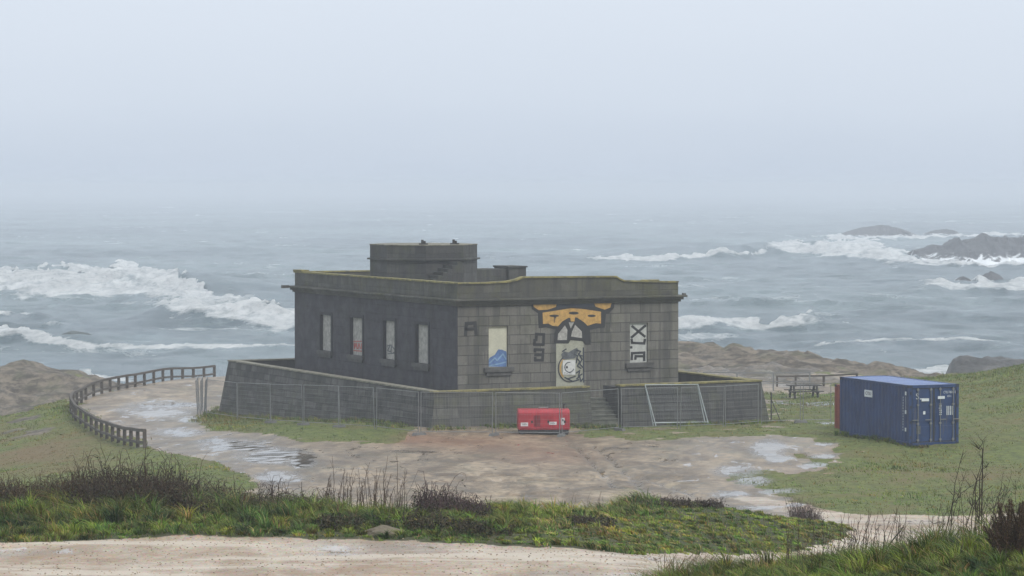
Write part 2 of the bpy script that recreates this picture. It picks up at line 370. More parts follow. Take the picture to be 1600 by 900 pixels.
def ground_mat():
    q = NT('terrain'); pos = q.coord('Pos')
    at = q.n('ShaderNodeAttribute', attribute_name='m1'); s1 = q.n('ShaderNodeSeparateColor'); q.l(at.outputs['Color'], s1.inputs[0])
    at2 = q.n('ShaderNodeAttribute', attribute_name='m2'); s2 = q.n('ShaderNodeSeparateColor'); q.l(at2.outputs['Color'], s2.inputs[0])
    gr, wet, rk = s1.outputs; rd, md, red = s2.outputs
    n1 = q.noise(pos, .35, 8, .65); n2 = q.noise(pos, 2.5, 8, .7); n3 = q.noise(pos, 22, 5, .7)
    nst = q.noise(q.mapv(pos, (.55, .30, 1)), 1.0, 9, .70, .4)
    nst2 = q.noise(q.mapv(pos, (.42, .17, 1)), 1.0, 10, .72, .8)
    # dark thatch and soil near the track, painted darker for shade beneath the blades
    sy_ = q.n('ShaderNodeSeparateXYZ'); q.l(pos, sy_.inputs[0]); nearf = q.mr(sy_.outputs[1], 92, 82)
    mud = q.mix(q.mr(nst, .35, .65), (.120, .082, .048), (.40, .305, .205))
    mud = q.mix(q.mr(n2, .45, .68, 0, .7), mud, (.10, .08, .06)); mud = q.mix(q.mr(nst2, .52, .62, 0, .75), mud, (.11, .09, .065)); mud = q.mix(q.mr(nst2, .44, .34, 0, .5), mud, (.46, .375, .27))
    mud = q.mix(q.mr(n1, .52, .66, 0, .35), mud, (.13, .135, .075))
    mud = q.mix(q.math('MULTIPLY', red, .75), mud, (.30, .13, .065))
    # gravel track
    roadc = q.mix(q.mr(nst, .35, .65), (.30, .215, .145), (.52, .44, .35))
    vor = q.n('ShaderNodeTexVoronoi'); q.l(pos, vor.inputs['Vector']); vor.inputs['Scale'].default_value = 26
    roadc = q.mix(q.mr(n3, .5, .75, 0, .7), roadc, (.24, .17, .12))
    roadc = q.mix(.22, roadc, vor.outputs['Color'], 'OVERLAY')
    rs = q.noise(q.mapv(pos, (.10, .75, 1)), 1., 7, .65, .4); roadc = q.mix(q.mr(rs, .50, .60, 0, .75), roadc, (.57, .50, .41)); roadc = q.mix(q.mr(rs, .46, .36, 0, .55), roadc, (.30, .20, .125))
    # grass / turf
    g = q.mix(q.mr(n2, .35, .65), (.065, .085, .018), (.155, .185, .038))
    g = q.mix(q.mr(n1, .48, .62, 0, .7), g, (.155, .125, .045))
    g = q.mix(q.mr(n3, .35, .7, 0, .4), g, (.045, .06, .016))
    g = q.mix(q.math('MULTIPLY', red, .75), g, (.155, .105, .05))
    g = q.mix(q.math('MULTIPLY', nearf, .75), g, (.028, .028, .012))
    # rock
    rn = q.noise(q.mapv(pos, (.5, .8, 2.2)), 1.0, 9, .7, .5)
    rc = q.mix(q.mr(rn, .38, .62), (.055, .046, .036), (.20, .165, .125)); rc = q.mix(q.mr(n2, .52, .62, 0, .6), rc, (.04, .035, .03)); rc = q.mix(q.mr(n1, .5, .68, 0, .55), rc, (.10, .105, .05))
    c = q.mix(q.mr(q.math('ADD', md, q.math('MULTIPLY', q.math('SUBTRACT', n2, .5), .9)), .4, .6), g, mud)
    c = q.mix(q.mr(q.math('ADD', rk, q.math('MULTIPLY', q.math('SUBTRACT', n2, .5), .6)), .35, .6), c, rc)
    c = q.mix(q.mr(q.math('ADD', rd, q.math('MULTIPLY', q.math('SUBTRACT', n2, .5), .9)), .4, .6), c, roadc)
    nw = q.noise(q.mapv(pos, (.95, .42, 1)), 1., 9, .74, .5)
    w = q.mr(q.math('ADD', wet, q.math('MULTIPLY', q.math('SUBTRACT', nw, .5), 2.6)), .58, .66)
    damp = q.mr(q.math('ADD', wet, q.math('MULTIPLY', q.math('SUBTRACT', n2, .5), .8)), .2, .6)
    c = q.mix(q.math('MULTIPLY', damp, q.math('SUBTRACT', .62, q.math('MULTIPLY', rd, .32))), c, (.085, .07, .055)); 
    base_r = q.mr(n2, .3, .7, .42, .8)
    isg = q.mr(q.math('MAXIMUM', md, rd), .3, .6)
    rr = q.mix(isg, (.9, .9, .9), base_r); rr = q.mix(damp, rr, (.22, .22, .22)); rr = q.mix(w, rr, (.05, .05, .05))
    sp = q.n('ShaderNodeSeparateColor'); q.l(rr, sp.inputs[0])
    b = q.n('ShaderNodeBump'); q.l(q.math('ADD', q.math('MULTIPLY', n3, .35), n2), b.inputs['Height']); b.inputs['Distance'].default_value = .06
    q.l(q.mr(w, 0, 1, .8, .03, False), b.inputs['Strength']); q.l(b.outputs[0], q.b.inputs['Normal'])
    return q.set(c, sp.outputs[0])
tag(grid_mesh('ground', GX, GY, GZ, ground_mat(), {'m1': (G_, Wt, Rk), 'm2': (Rd, Md, Red)}), kind='structure')

# ------------------------------------------------------------------ sea
SEA = -7.
t_ = np.linspace(-1, 1, 620); sx = np.concatenate([np.linspace(-2.5, -.27, 40), np.linspace(-.265, .265, 760), np.linspace(.27, 2.5, 40)])
sy = 170*np.exp(np.linspace(0, math.log(8000/170.), 980))
SX, SY = np.meshgrid(sx, sy); SX = SX*SY
PX, PY = proj(SX, SY, np.full_like(SX, SEA))
amp = sstep(160, 400, SY)*.8
SZ = np.zeros_like(SX)
# open water chop: crests run roughly across the view
chop = (fbm(SX*.02+.004*SY, SY*.055, 5, 51)-.5)*2.6 + (fbm(SX*.12, SY*.20, 4, 55)-.5)*1.7
SZ += chop*amp
foam = np.zeros_like(SX)
wob = (fbm(PX*.012, PY*.0, 3, 61)-.5)
def ridge(pts, A, wpx, face=1.0):
    """swell crest through image points (px,py of its foot), height A, thickness in px of sea surface"""
    xs_, ys_ = zip(*pts); c = np.interp(PX, xs_, ys_); L = xs_[-1]-xs_[0]
    e = sstep(xs_[0]-40, xs_[0]+.25*L, PX)*sstep(xs_[-1]+40, xs_[-1]-.25*L, PX)
    d = PY - c + (vnoise(PX*.02, PY*0, 71)-.5)*4
    prof = np.where(d < 0, np.exp(-(d/wpx)**2), np.exp(-(d/(wpx*.55*face))**2))
    return .42*A*e*prof, e, d
def foamband(pts, up, dn, a=1., soft=1.):
    xs_, ys_ = zip(*pts); c = np.interp(PX, xs_, ys_); L = xs_[-1]-xs_[0]
    e = sstep(xs_[0]-70, xs_[0]+40, PX)*sstep(xs_[-1]+70, xs_[-1]-40, PX)
    n = (fbm(PX*.03, PY*.12, 4, 81)-.5)
    d = PY - c + n*(up+dn)*.9
    m = sstep(-up*1.25, -up*.75, d)*sstep(dn*1.5, dn*.2, d)
    return a*m*e
for pts, A, w in [([(-120,452),(150,448),(330,452),(470,450)], 5.0, 9), ([(190,505),(300,503),(470,505)], 3.2, 9), ([(-60,534),(100,536),(180,540)], 2.2, 8), ([(200,548),(470,550)], 1.0, 6),
                  ([(930,404),(1150,400),(1250,398),(1400,404),(1460,412)], 6.0, 7), ([(1020,512),(1270,508)], 2.3, 9), ([(1200,546),(1420,540),(1600,546)], 2.6, 10), ([(1400,452),(1620,456)], 2, 7),
                  ([(470,455),(800,470)], 2.5, 10), ([(1100,470),(1500,480)], 1.6, 9), ([(-50,500),(90,500)], 1.8, 6), ([(640,400),(900,410)], 2.0, 7), ([(100,395),(500,390)], 2.0, 6)]:
    h, e, d = ridge(pts, A, w); SZ += h
PX, PY = proj(SX, SY, SEA+SZ*.75)
PX = PX + (fbm(SX*.03, SY*.05, 4, 62)-.5)*40; PY = PY + (fbm(PX*.02, SY*.02, 3, 63)-.5)*6*sstep(300, 600, SY)
for a in [([(-60,430),(100,428),(200,424),(270,438),(330,458)], 6, 40, .95), ([(0,450),(180,455),(330,462),(400,468)], 8, 20, .72), ([(300,432),(400,430),(460,428)], 2.5, 3, .55),
          ([(255,482),(330,478),(380,486),(480,490)], 4, 24, .95), ([(380,500),(480,505)], 10, 16, .8), ([(-40,492),(50,492)], 2.5, 4, .8), ([(-40,518),(30,520),(80,531),(150,538)], 3, 10, 1.), ([(0,508),(100,510)], 2, 4, .6),
          ([(150,539),(300,543),(470,540)], 1.5, 6, .85), ([(140,578),(160,588),(200,594)], 7, 8, .9), ([(930,404),(1040,404),(1140,398),(1190,396)], 1.6, 5, .95), ([(1205,392),(1240,388),(1290,394)], 5, 10, .95), ([(1285,386),(1330,384),(1400,404)], 9, 20, 1.05), ([(1380,404),(1460,415)], 1.5, 5, .9),
          ([(1040,505),(1130,502),(1200,508),(1265,500)], 4, 14, .92), ([(1060,524),(1150,527)], 3, 12, .62), ([(1250,540),(1420,531),(1600,536)], 1.2, 4, .65), ([(1430,445),(1520,446),(1640,444)], 3, 12, .85), ([(1280,371),(1360,373),(1450,371),(1520,368),(1600,366)], 1.5, 4, .85),
          ([(1425,388),(1455,394),(1475,400)], 1, 3, .7), ([(1450,413),(1640,414)], 3, 4, 1.), ([(1440,580),(1480,576),(1540,596)], 5, 16, 1.05), ([(1100,472),(1300,474)], 1, 3, .5), ([(530,470),(900,480)], 1, 3, .3), ([(-50,560),(200,558)], 1.5, 4, .4), ([(1300,560),(1440,572)], 1.5, 5, .5),
          ([(1250,500),(1330,512)], 1.5, 8, .5),([(60,470),(300,476)], 3, 5, .5)]:
    foam = np.maximum(foam, foamband(*a))
SZ += foam*(fbm(SX*.25, SY*.12, 3, 91)-.35)*3.2*sstep(280, 420, SY)
foam = np.maximum(foam, .46*sstep(.55, .72, fbm(SX*.03, SY*.06, 4, 95))*sstep(260, 300, SY))
def sea_mat():
    q = NT('sea_water'); pos = q.coord('Pos'); at = q.n('ShaderNodeAttribute', attribute_name='m1'); s1 = q.n('ShaderNodeSeparateColor'); q.l(at.outputs['Color'], s1.inputs[0])
    n = q.noise(q.mapv(pos, (.10, .040, .3)), 1., 10, .74, .8); nb = q.noise(q.mapv(pos, (.45, .16, 1)), 1., 7, .7); nf = q.noise(q.mapv(pos, (.16, .05, .4)), 1., 8, .75, 1.5); nl = q.noise(q.mapv(pos, (.008, .006, .0)), 1., 5, .6)
    f = q.mr(q.math('ADD', s1.outputs[0], q.math('MULTIPLY', q.math('SUBTRACT', n, .5), 1.35)), .48, .74)
    f = q.math('MULTIPLY', f, q.math('MULTIPLY', q.mr(nb, .30, .56, .50, 1.), q.mr(nf, .35, .6, .72, 1.)))
    w = q.mix(q.mr(nl, .38, .64), (.095, .160, .195), (.205, .295, .32)); w = q.mix(q.mr(n, .50, .72, 0, .6), w, (.36, .46, .48)); w = q.mix(q.mr(nb, .5, .3, 0, .5), w, (.06, .11, .13))
    c = q.mix(f, w, (.93, .95, .95)); r = q.mr(f, 0, 1, .22, .9, False)
    q.bump(q.math('ADD', nb, q.math('MULTIPLY', n, 2.)), 1., 1.8)
    return q.set(c, r)
tag(grid_mesh('sea', SX, SY, SEA+SZ, sea_mat(), {'m1': (foam, foam, foam)}), kind='structure')

# ------------------------------------------------------------------ offshore rocks
def rock_mat(name, a, b, foamz=None):
    q = NT(name); p = q.coord('Pos'); n = q.noise(p, .5, 9, .72); n2 = q.noise(q.mapv(p, (.25, .25, .10)), 1., 7, .7, 1.)
    c = q.mix(q.mr(n, .35, .65), a, b)
    if foamz is not None:
        z = q.n('ShaderNodeSeparateXYZ'); q.l(p, z.inputs[0])
        f = q.mr(q.math('ADD', q.math('MULTIPLY', q.math('SUBTRACT', n2, .5), foamz*3.2), q.mr(z.outputs[2], SEA, SEA+foamz, foamz, 0, False)), foamz*.62, foamz*.85)
        c = q.mix(f, c, (.8, .83, .85))
    q.bump(n, .8, .5)
    return q.set(c, .7)
def sea_rock(outline, base_py, depth, label, mat, seed=0, bury=3):
    """outline: image points of the skyline; the rock is a solid ridge as deep as it is broad"""
    y0 = (H-SEA)*F/(base_py-290); xl = Pd(outline[0][0], base_py, y0)[0]; xr = Pd(outline[-1][0], base_py, y0)[0]
    W = xr-xl; nx, ny = 110, 34
    px = np.linspace(outline[0][0], outline[-1][0], nx); hy = np.interp(px, [o[0] for o in outline], [o[1] for o in outline])
    hs = (base_py-hy)*y0/F
    X = np.linspace(xl, xr, nx)[None].repeat(ny, 0); V = np.linspace(-1, 1, ny)[:, None].repeat(nx, 1)
    sh = np.clip(1-np.abs(V)**1.7, 0, 1); nn = fbm(X*.09+seed, V*2.5, 5, 100+seed); rg = 1-np.abs(fbm(X*.22+seed, V*3, 4, 130+seed)-.5)*5
    Z = (hs[None]*(sh*(.60+.45*nn+.28*rg)) - bury*(1-sh)) ; Z = np.where(np.abs(V) < .12, np.maximum(Z, hs[None]*.97), Z)
    Y = y0 + depth*.5*V + depth*.5 + (fbm(X*.1, V*1.5, 3, 7+seed)-.5)*depth*.3
    cx = (xl+xr)/2
    o = grid_mesh('sea_rock', X-cx, Y-y0, Z, mat); o.location = (cx, y0, SEA); o.data.polygons.foreach_set('use_smooth', np.zeros(len(o.data.polygons), bool))
    return tag(o, label, 'rock', 'rocks standing out at sea')
rm = rock_mat('wet_sea_rock', (.030, .032, .036), (.075, .075, .078), 1.6); rm2 = rock_mat('wave_washed_rock', (.028, .030, .036), (.07, .07, .078), 4.2)
sea_rock([(1322,371),(1340,363),(1365,357),(1400,353),(1420,358),(1450,368)], 372, 60, 'long low dark rock islet, farthest out on the right with a domed middle', rm, 1)
sea_rock([(1452,367),(1470,361),(1490,359),(1505,362),(1512,368)], 369, 35, 'small flat dark islet just right of the long farthest one', rm, 2)
sea_rock([(1452,414),(1460,396),(1480,392),(1495,386),(1508,388),(1520,378),(1526,373),(1532,382),(1545,377),(1562,374),(1574,366),(1582,372),(1610,374),(1680,376),(1760,400)], 415, 70, 'big jagged sea stack with white surf climbing its face', rm2, 3)
sea_rock([(1490,444),(1500,436),(1510,432),(1520,436),(1526,444)], 446, 8, 'small round rock in the surf below the big jagged stack', rm, 4, 2)
sea_rock([(1530,442),(1545,432),(1556,428),(1570,433),(1580,441)], 443, 10, 'broader of the two low rocks in the surf below the big jagged stack', rm, 5, 2)
sea_rock([(78,531),(92,523),(104,519),(118,521),(130,523),(142,531)], 533, 9, 'low dark form in the left surf, added to stand for a dark wave face', rock_mat('green_wave_face', (.045, .06, .062), (.09, .11, .11), 1.2), 7, 2)  # solid added in place of a dark grey-green wave face
sea_rock([(1500,594),(1508,574),(1520,569),(1560,571),(1600,568),(1700,572),(1760,585)], 600, 16, 'dark flat shore rock beside the white surf beyond the green hill', rock_mat('shore_rock', (.05, .05, .05), (.12, .115, .11)), 6)

# ------------------------------------------------------------------ station building
TH = R(26.5); U = np.array([math.cos(TH), math.sin(TH)]); V = np.array([-math.sin(TH), math.cos(TH)])
D0 = Pd(715, 468, 137); D2 = D0[:2]
def hit(px, py, side='front', off=0.):
    """building coordinates where a sight line meets the front (y=off) or left (x=off) plane"""
    d = ray(px, py); n, = ((V,) if side == 'front' else (U,)); t = (D2@n + off)/(d[:2]@n); P = CAM+d*t; q = P[:2]-D2
    return float(q@U), float(q@V), float(P[2])
def topos(px, py, z): P = Pz(px, py, z); q = P[:2]-D2; return float(q@U), float(q@V)
BW = hit(1060, 463)[0]; BL = 20.8; ZC = 6.0; ZF = 1.05
B = empty('station_building', (D2[0], D2[1], 0), TH, label='derelict flat-roofed stone station building with blocked windows and graffiti', cat='building')
def z1(x, y): return 430+x/3.4615, 360+y/3.4615
def z2(x, y): return 690+x/3.9125, 410+y/3.9125
def z4(x, y): return 820+x/5.627, 460+y/5.627
def wall_holes(mb, u0, u1, zz0, zz1, holes, depth, pt):
    us = sorted({u0, u1, *[h[0] for h in holes], *[h[1] for h in holes]}); zs = sorted({zz0, zz1, *[h[2] for h in holes], *[h[3] for h in holes]})
    for a, b in zip(us[:-1], us[1:]):
        for c, d in zip(zs[:-1], zs[1:]):
            if any(h[0] <= (a+b)/2 <= h[1] and h[2] <= (c+d)/2 <= h[3] for h in holes): continue
            mb.face([pt(a, 0, c), pt(b, 0, c), pt(b, 0, d), pt(a, 0, d)])
    for a, b, c, d in holes:
        mb.face([pt(a,0,c), pt(b,0,c), pt(b,depth,c), pt(a,depth,c)]); mb.face([pt(a,0,d), pt(b,0,d), pt(b,depth,d), pt(a,depth,d)])
        mb.face([pt(a,0,c), pt(a,0,d), pt(a,depth,d), pt(a,depth,c)]); mb.face([pt(b,0,c), pt(b,0,d), pt(b,depth,d), pt(b,depth,c)])
fpt = lambda u, d, z: (u, d, z)
lpt = lambda u, d, z: (d, u, z)
def rect(a, b, conv, side):
    p = [hit(*conv(a[0], a[1]), side), hit(*conv(b[0], b[1]), side)]; k = 0 if side == 'front' else 1
    us = sorted([p[0][k], p[1][k]]); zs = sorted([p[0][2], p[1][2]]); return us[0], us[1], zs[0], zs[1]
fw = [rect((288,393),(405,640), z2, 'front'), rect((1152,372),(1260,608), z2, 'front')]
zt = sum(r[3] for r in fw)/2; zb = sum(r[2] for r in fw)/2; fw = [(r[0], r[1], zb, zt) for r in fw]
lw = [rect(a, b, z1, 'left') for a, b in (((245,455),(303,655)), ((408,470),(472,680)), ((587,487),(648,702)), ((762,507),(828,724)))]
door = rect((700,478),(868,750), z2, 'front'); door = (door[0], door[1], ZF, door[3])
m = MB(); wall_holes(m, 0, BW, -2, ZC, fw, .10, fpt); m.build('front_wall', M['front'], B, recalc=False)
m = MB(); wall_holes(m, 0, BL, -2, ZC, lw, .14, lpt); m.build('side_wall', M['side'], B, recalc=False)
MB().face([(BW,0,-2),(BW,BL,-2),(BW,BL,ZC),(BW,0,ZC)]).face([(0,BL,-2),(0,BL,ZC),(BW,BL,ZC),(BW,BL,-2)]).build('rear_wall', M['front'], B, recalc=False)
MB().box((.02,.02,ZC-.1),(BW-.02,BL-.02,ZC+.06)).build('roof', M['roof'], B)
for i, r in enumerate(fw):
    w = MB().box((r[0]-.02, .10, r[2]-.02), (r[1]+.02, .16, r[3]+.02)).build('window', M['cream' if i == 0 else 'white_board'], B)
    MB().box((r[0]-.28, -.16, r[2]-.24), (r[1]+.28, .05, r[2]-.004)).box((r[0]-.16, -.09, r[2]-.42), (r[1]+.16, .03, r[2]-.243)).build('window_sill', M['sill'], w, bevel=.015)
for r in lw:
    w = MB().box((.14, r[0]-.02, r[2]-.02), (.2, r[1]+.02, r[3]+.02)).build('window', M['pale'], B)
    MB().box((-.15, r[0]-.25, r[2]-.2), (.05, r[1]+.25, r[2]-.004)).box((-.10, r[0]-.12, r[2]-.34), (.03, r[1]+.12, r[2]-.203)).build('window_sill', M['sill'], w, bevel=.015)
    fr = MB()
    for a, b, c, d in ((r[0]-.16, r[0]-.003, r[2], r[3]+.16), (r[1]+.003, r[1]+.16, r[2], r[3]+.16), (r[0]-.003, r[1]+.003, r[3]+.003, r[3]+.16)): fr.box((-.035, a, c), (.04, b, d))
    fr.build('window_surround', simple('dark_surround', (.030, .030, .034), .8) if 'dks' not in M else M['dks'], w)
    M.setdefault('dks', bpy.data.materials['dark_surround'])
dr = MB().box((door[0], -.012, ZF+.003), (door[1], .05, door[3])).build('blocked_door', simple('faded_cream', (.34, .34, .27), .85, .3, 3.), B)
# cornice, running round the building
def ring(mb, o, z0, z1_, i=0.3, front=True):
    mb.hexa([(-o,-o,z0),(BW+o,-o,z0),(BW+o,i,z0),(-o,i,z0),(-o,-o,z1_),(BW+o,-o,z1_),(BW+o,i,z1_),(-o,i,z1_)])
    mb.box((-o, i+.001, z0), (i, BL+o, z1_)).box((BW-i, i+.001, z0), (BW+o, BL+o, z1_)).box((i+.001, BL-i, z0), (BW-i-.001, BL+o, z1_))
cz = ZC-.07
m = MB(); ring(m, .34, cz, cz+.10); ring(m, .20, cz-.13, cz-.002); ring(m, .10, cz-.24, cz-.132); m.build('cornice', M['parapet'], B, bevel=.02)
# parapet: front with raised centre, left side, back
ZP = hit(715, 444)[2]; ztop = cz+.10
prof = []
for px, py in [(715,444),(760,443.5),(795,441.5),(808,438.5),(818,434.5),(826,434.5),(963,433.5),(968,437),(975,440),(1030,441.5),(1061,441.5)]:
    x, _, z = hit(px, py); prof.append((max(0, min(BW, x)), z))
prof[0] = (0, prof[0][1]); prof[-1] = (BW, prof[-1][1])
th = .32
def profwall(prof, y0, y1, zb_):
    mb = MB()
    for (a, za), (b, zb2) in zip(prof[:-1], prof[1:]): mb.hexa([(a,y0,zb_),(b,y0,zb_),(b,y1,zb_),(a,y1,zb_),(a,y0,za),(b,y0,zb2),(b,y1,zb2),(a,y1,za)])
    return mb
par = profwall(prof, 0.02, th, ztop+.002)
par.box((.02, th+.002, ztop+.002), (th, BL, ZP-.01)).box((th+.002, BL-th, ztop+.002), (7.0, BL, ZP-.01))
par.build('parapet', M['parapet'], B)
cop = MB()
for (a, za), (b, zb2) in zip(prof[:-1], prof[1:]): cop.hexa([(a,-.05,za+.002),(b,-.05,zb2+.002),(b,th+.05,zb2+.002),(a,th+.05,za+.002),(a,-.05,za+.08),(b,-.05,zb2+.08),(b,th+.05,zb2+.08),(a,th+.05,za+.08)])
cop.box((-.05, th+.055, ZP-.008), (th+.05, BL+.05, ZP+.07)).box((th+.055, BL-th-.05, ZP-.008), (7.0, BL+.05, ZP+.07)).box((-.09, BL-1.2, ZP+.072), (th+.05, BL+.0, ZP+.16))
cop.build('coping', M['moss'], B)
MB().box((BW-2.0, -.03, prof[-1][1]+.085), (BW-1.1, th, prof[-1][1]+.17)).build('loose_block', M['moss'], B, bevel=.03)
MB().box((-.75, BL-.05, ZC-.1), (-.341, BL+.12, ZC+.06)).build('rain_spout', M['sill'], B); MB().box((BW+.341, .1, ZC-.05), (BW+.5, .25, ZC+.1)).build('rain_spout', M['sill'], B)
# octagonal lantern base on the roof
c = topos(660, 384, 8.42); cx, cy = c[0]+1.0, c[1]+2.45; cx = 3.22; cy = 10.9
ap = 2.58; Rr = ap/math.cos(math.pi/8)
def octa(r, z): return [(cx+r*math.cos(math.pi/8+k*math.pi/4), cy+r*math.sin(math.pi/8+k*math.pi/4), z) for k in range(8)]
tw_ = MB().prism(octa(Rr, ZC+.065), (0, 0, 7.60-ZC)).prism(octa(Rr, 7.76), (0, 0, .66)).build('tower_drum', M['tower'], B)
MB().prism(octa(Rr+.16, 7.667), (0, 0, .09)).build('ledge', M['tower'], tw_, bevel=.015)
MB().prism(octa(Rr+.03, 8.422), (0, 0, .05)).build('tower_coping', M['coping'], tw_, bevel=.01)
for px in (632, 688):
    x, y = topos(px, 382, 8.48)
    y = cy-1.9; d = (px-660)/30.; x = cx + d*.95+ (-1.9+1.9)*.5 
    b = MB().box((x-.2, y-.13, 8.474), (x+.2, y+.13, 8.54)).box((x-.10, y-.07, 8.541), (x-.02, y+.07, 8.72)).box((x+.02, y-.07, 8.541), (x+.10, y+.07, 8.66)); b.build('lantern_bracket', M['iron'], tw_)
# sloping stair flight up to the drum, low annexe and chimney block on the roof
s = MB()
for k in range(9):
    a = .2+k*.24
    s.hexa([(cx-2.2-.0, cy-3.6-.0, ZC+.065), (cx-2.2+1.0, cy-3.9, ZC+.065), (cx-2.2+1.0+.0, cy-3.3, ZC+.065), (cx-2.2, cy-3.3, ZC+.065)]+[(cx-2.2, cy-3.6, ZC+.07+.01), (cx-1.2, cy-3.9, ZC+.075), (cx-1.2, cy-3.3, ZC+.075), (cx-2.2, cy-3.3, ZC+.075)]) if k == 0 else None
    x = cx-2.0+k*.27; s.box((x, cy-3.75, ZC+.08), (x+.26, cy-ap-.02, ZC+.08+.17*(k+1)))
s.build('roof_stair', M['tower'], B)
ax0, ay0 = topos(741, 432, ZC); 
a0 = hit(744, 421, 'front', 15.6); a1 = hit(792, 421, 'front', 15.6); a2 = hit(822, 418, 'front', 15.4)
MB().box((a0[0]-1.5, 15.6, ZC+.065), (a1[0], 18, a0[2])).build('roof_annexe', M['tower'], B)
MB().box((a1[0]+.01, 15.4, ZC+.065), (a2[0], 17.2, a2[2])).box((a1[0]-.04, 15.33, a2[2]+.003), (a2[0]+.06, 17.26, a2[2]+.09)).build('chimney_block', M['tower'], B)

# graffiti (flat coats of paint a few mm thick)
def paint(polys, conv, mat, lift, name='graffiti', side='front', parent=None, base=0.0):
    for pl in polys:
        mb = MB(); pts = [hit(*conv(x, y), side) for x, y in pl]
        if side == 'front': mb.prism([(p[0], base-lift, p[2]) for p in pts], (0, .003, 0))
        else: mb.prism([(base-lift, p[1], p[2]) for p in pts], (.003, 0, 0))
        mb.build(name, M[mat], parent or B)
def strokes(lines, w, conv, mat, lift, name='graffiti', side='front', parent=None, base=0.):
    if len(lines) > 1:
        for ln in lines: strokes([ln], w, conv, mat, lift, name, side, parent, base)
        return
    pol = []
    for ln in lines:
        for (x0, y0), (x1, y1) in zip(ln[:-1], ln[1:]):
            L = math.hypot(x1-x0, y1-y0) or 1; dx, dy = (x1-x0)/L, (y1-y0)/L; e = w*.42
            x0e, y0e, x1e, y1e = x0-dx*e, y0-dy*e, x1+dx*e, y1+dy*e
            pol.append([(x0e-dy*w/2, y0e+dx*w/2), (x1e-dy*w/2, y1e+dx*w/2), (x1e+dy*w/2, y1e-dx*w/2), (x0e+dy*w/2, y0e-dx*w/2)])
    mb = MB()
    for k, pl in enumerate(pol):
        pts = [hit(*conv(x, y), side) for x, y in pl]; lf = lift+.0004*(k % 7)
        if side == 'front': mb.prism([(p[0], base-lf, p[2]) for p in pts], (0, .002, 0))
        else: mb.prism([(base-lf, p[1], p[2]) for p in pts], (.002, 0, 0))
    return mb.build(name, M[mat], parent or B)
def ell(cx_, cy_, rx, ry, n=20, a0=0, a1=2*math.pi): return [(cx_+rx*math.cos(a0+(a1-a0)*k/n), cy_+ry*math.sin(a0+(a1-a0)*k/n)) for k in range(n)]
paint([[(52,62),(790,62),(782,120),(742,162),(712,172),(702,292),(640,297),(572,312),(578,442),(530,442),(505,412),(400,402),(382,432),(255,432),(258,340),(270,308),(185,290),(120,297),(114,166),(60,128)]], z4, 'black_paint', .018)
paint([[(285,66),(600,66),(606,108),(500,114),(400,106),(280,128)]], z4, 'navy_paint', .023)
paint([[(68,72),(280,72),(272,110),(200,134),(120,138),(76,108)], [(602,70),(762,68),(750,115),(700,134),(622,108)],
       [(155,160),(300,138),(400,122),(500,127),(668,152),(668,256),(620,253),(550,275),(520,245),(455,202),(380,207),(330,235),(290,280),(240,275),(205,256),(158,260)]], z4, 'orange_paint', .025)
paint([ell(255,188,42,11), ell(428,164,44,13), ell(585,188,36,11), [(252,190),(262,190),(259,250),(255,250)], [(262,190),(276,192),(270,225)]], z4, 'black_paint', .030)
paint([[(396,196),(440,196),(434,238),(402,238)]], z4, 'orange_paint', .030)
paint([[(350,272),(372,312),(368,400),(285,402),(290,348)], [(440,268),(498,325),(502,384),(405,370),(412,330)], [(384,246),(430,246),(402,300)]], z4, 'pale', .031)
DM = dict(name='door_graffiti', parent=dr)
paint([[(318,525),(345,500),(380,510),(430,480),(455,470),(470,490),(440,560),(330,572)]], z4, 'grey_paint', .036, **DM)
strokes([ell(392,650,100,118,16,1.2,4.4)], 9, z4, 'black_paint', .036, **DM)
strokes([ell(402,650,92,108,12,2.4,4.2)], 12, z4, 'orange_paint', .033, **DM)
strokes([[(450,490),(488,500),(470,530),(500,540)],[(455,560),(480,590),(460,630),(490,650)],[(470,520),(500,570),(480,610),(505,640)],[(450,690),(480,670),(470,720),(500,700)],[(455,740),(480,720),(490,765),(508,740)],[(350,730),(420,765),(470,750)],[(330,500),(360,480)],[(512,470),(515,770)],[(420,520),(460,540),(450,600)],[(380,740),(440,720)]], 11, z4, 'navy_paint', .036, **DM)
paint([[(330,578),(442,576),(440,706),(332,704)]], z4, 'white_paint', .043, name='poster', parent=dr)
strokes([ell(388,640,40,44,14,.4,5.2)], 9, z4, 'grey_paint', .047, name='poster_print', parent=dr)
paint([ell(366,640,9,12)], z4, 'black_paint', .049, name='poster_print', parent=dr)
strokes([[(345,690),(352,690)],[(365,692),(372,692)],[(385,690),(400,690)]], 5, z4, 'grey_paint', .047, name='poster_print', parent=dr)
strokes([[(98,348),(166,352),(162,440)],[(100,372),(98,400)],[(85,402),(84,440),(162,440)],[(90,484),(160,486),(154,578),(90,578)],[(92,532),(156,532)],[(88,484),(88,500)],[(90,560),(90,578)]], 24, z4, 'black_paint', .018)
strokes([[(145,442),(150,374),(203,370),(210,438)],[(148,408),(206,405)]], 20, z2, 'black_paint', .018)
w1 = [o for o in B.children if o.name.startswith('window') and not o.name.startswith('window_s')]
strokes([[(1172,392),(1246,452)],[(1250,388),(1168,458)],[(1168,474),(1170,492),(1244,496),(1248,474)],[(1160,520),(1166,520)],[(1168,592),(1170,556),(1244,552),(1244,598)],[(1190,590),(1192,574),(1244,574)]], 15, z2, 'black_paint', -.094, parent=w1[1], name='painted_letters')
paint([[(290,604),(300,582),(330,566),(352,532),(375,534),(402,546),(404,600),(402,638),(290,638)]], z2, 'blue_paint', -.094, parent=w1[0], name='painted_wave')
strokes([[(300,615),(330,585),(345,600),(380,560),(398,590)],[(300,632),(350,622),(396,610)]], 8, z2, 'lblue_paint', -.090, parent=w1[0], name='painted_wave')
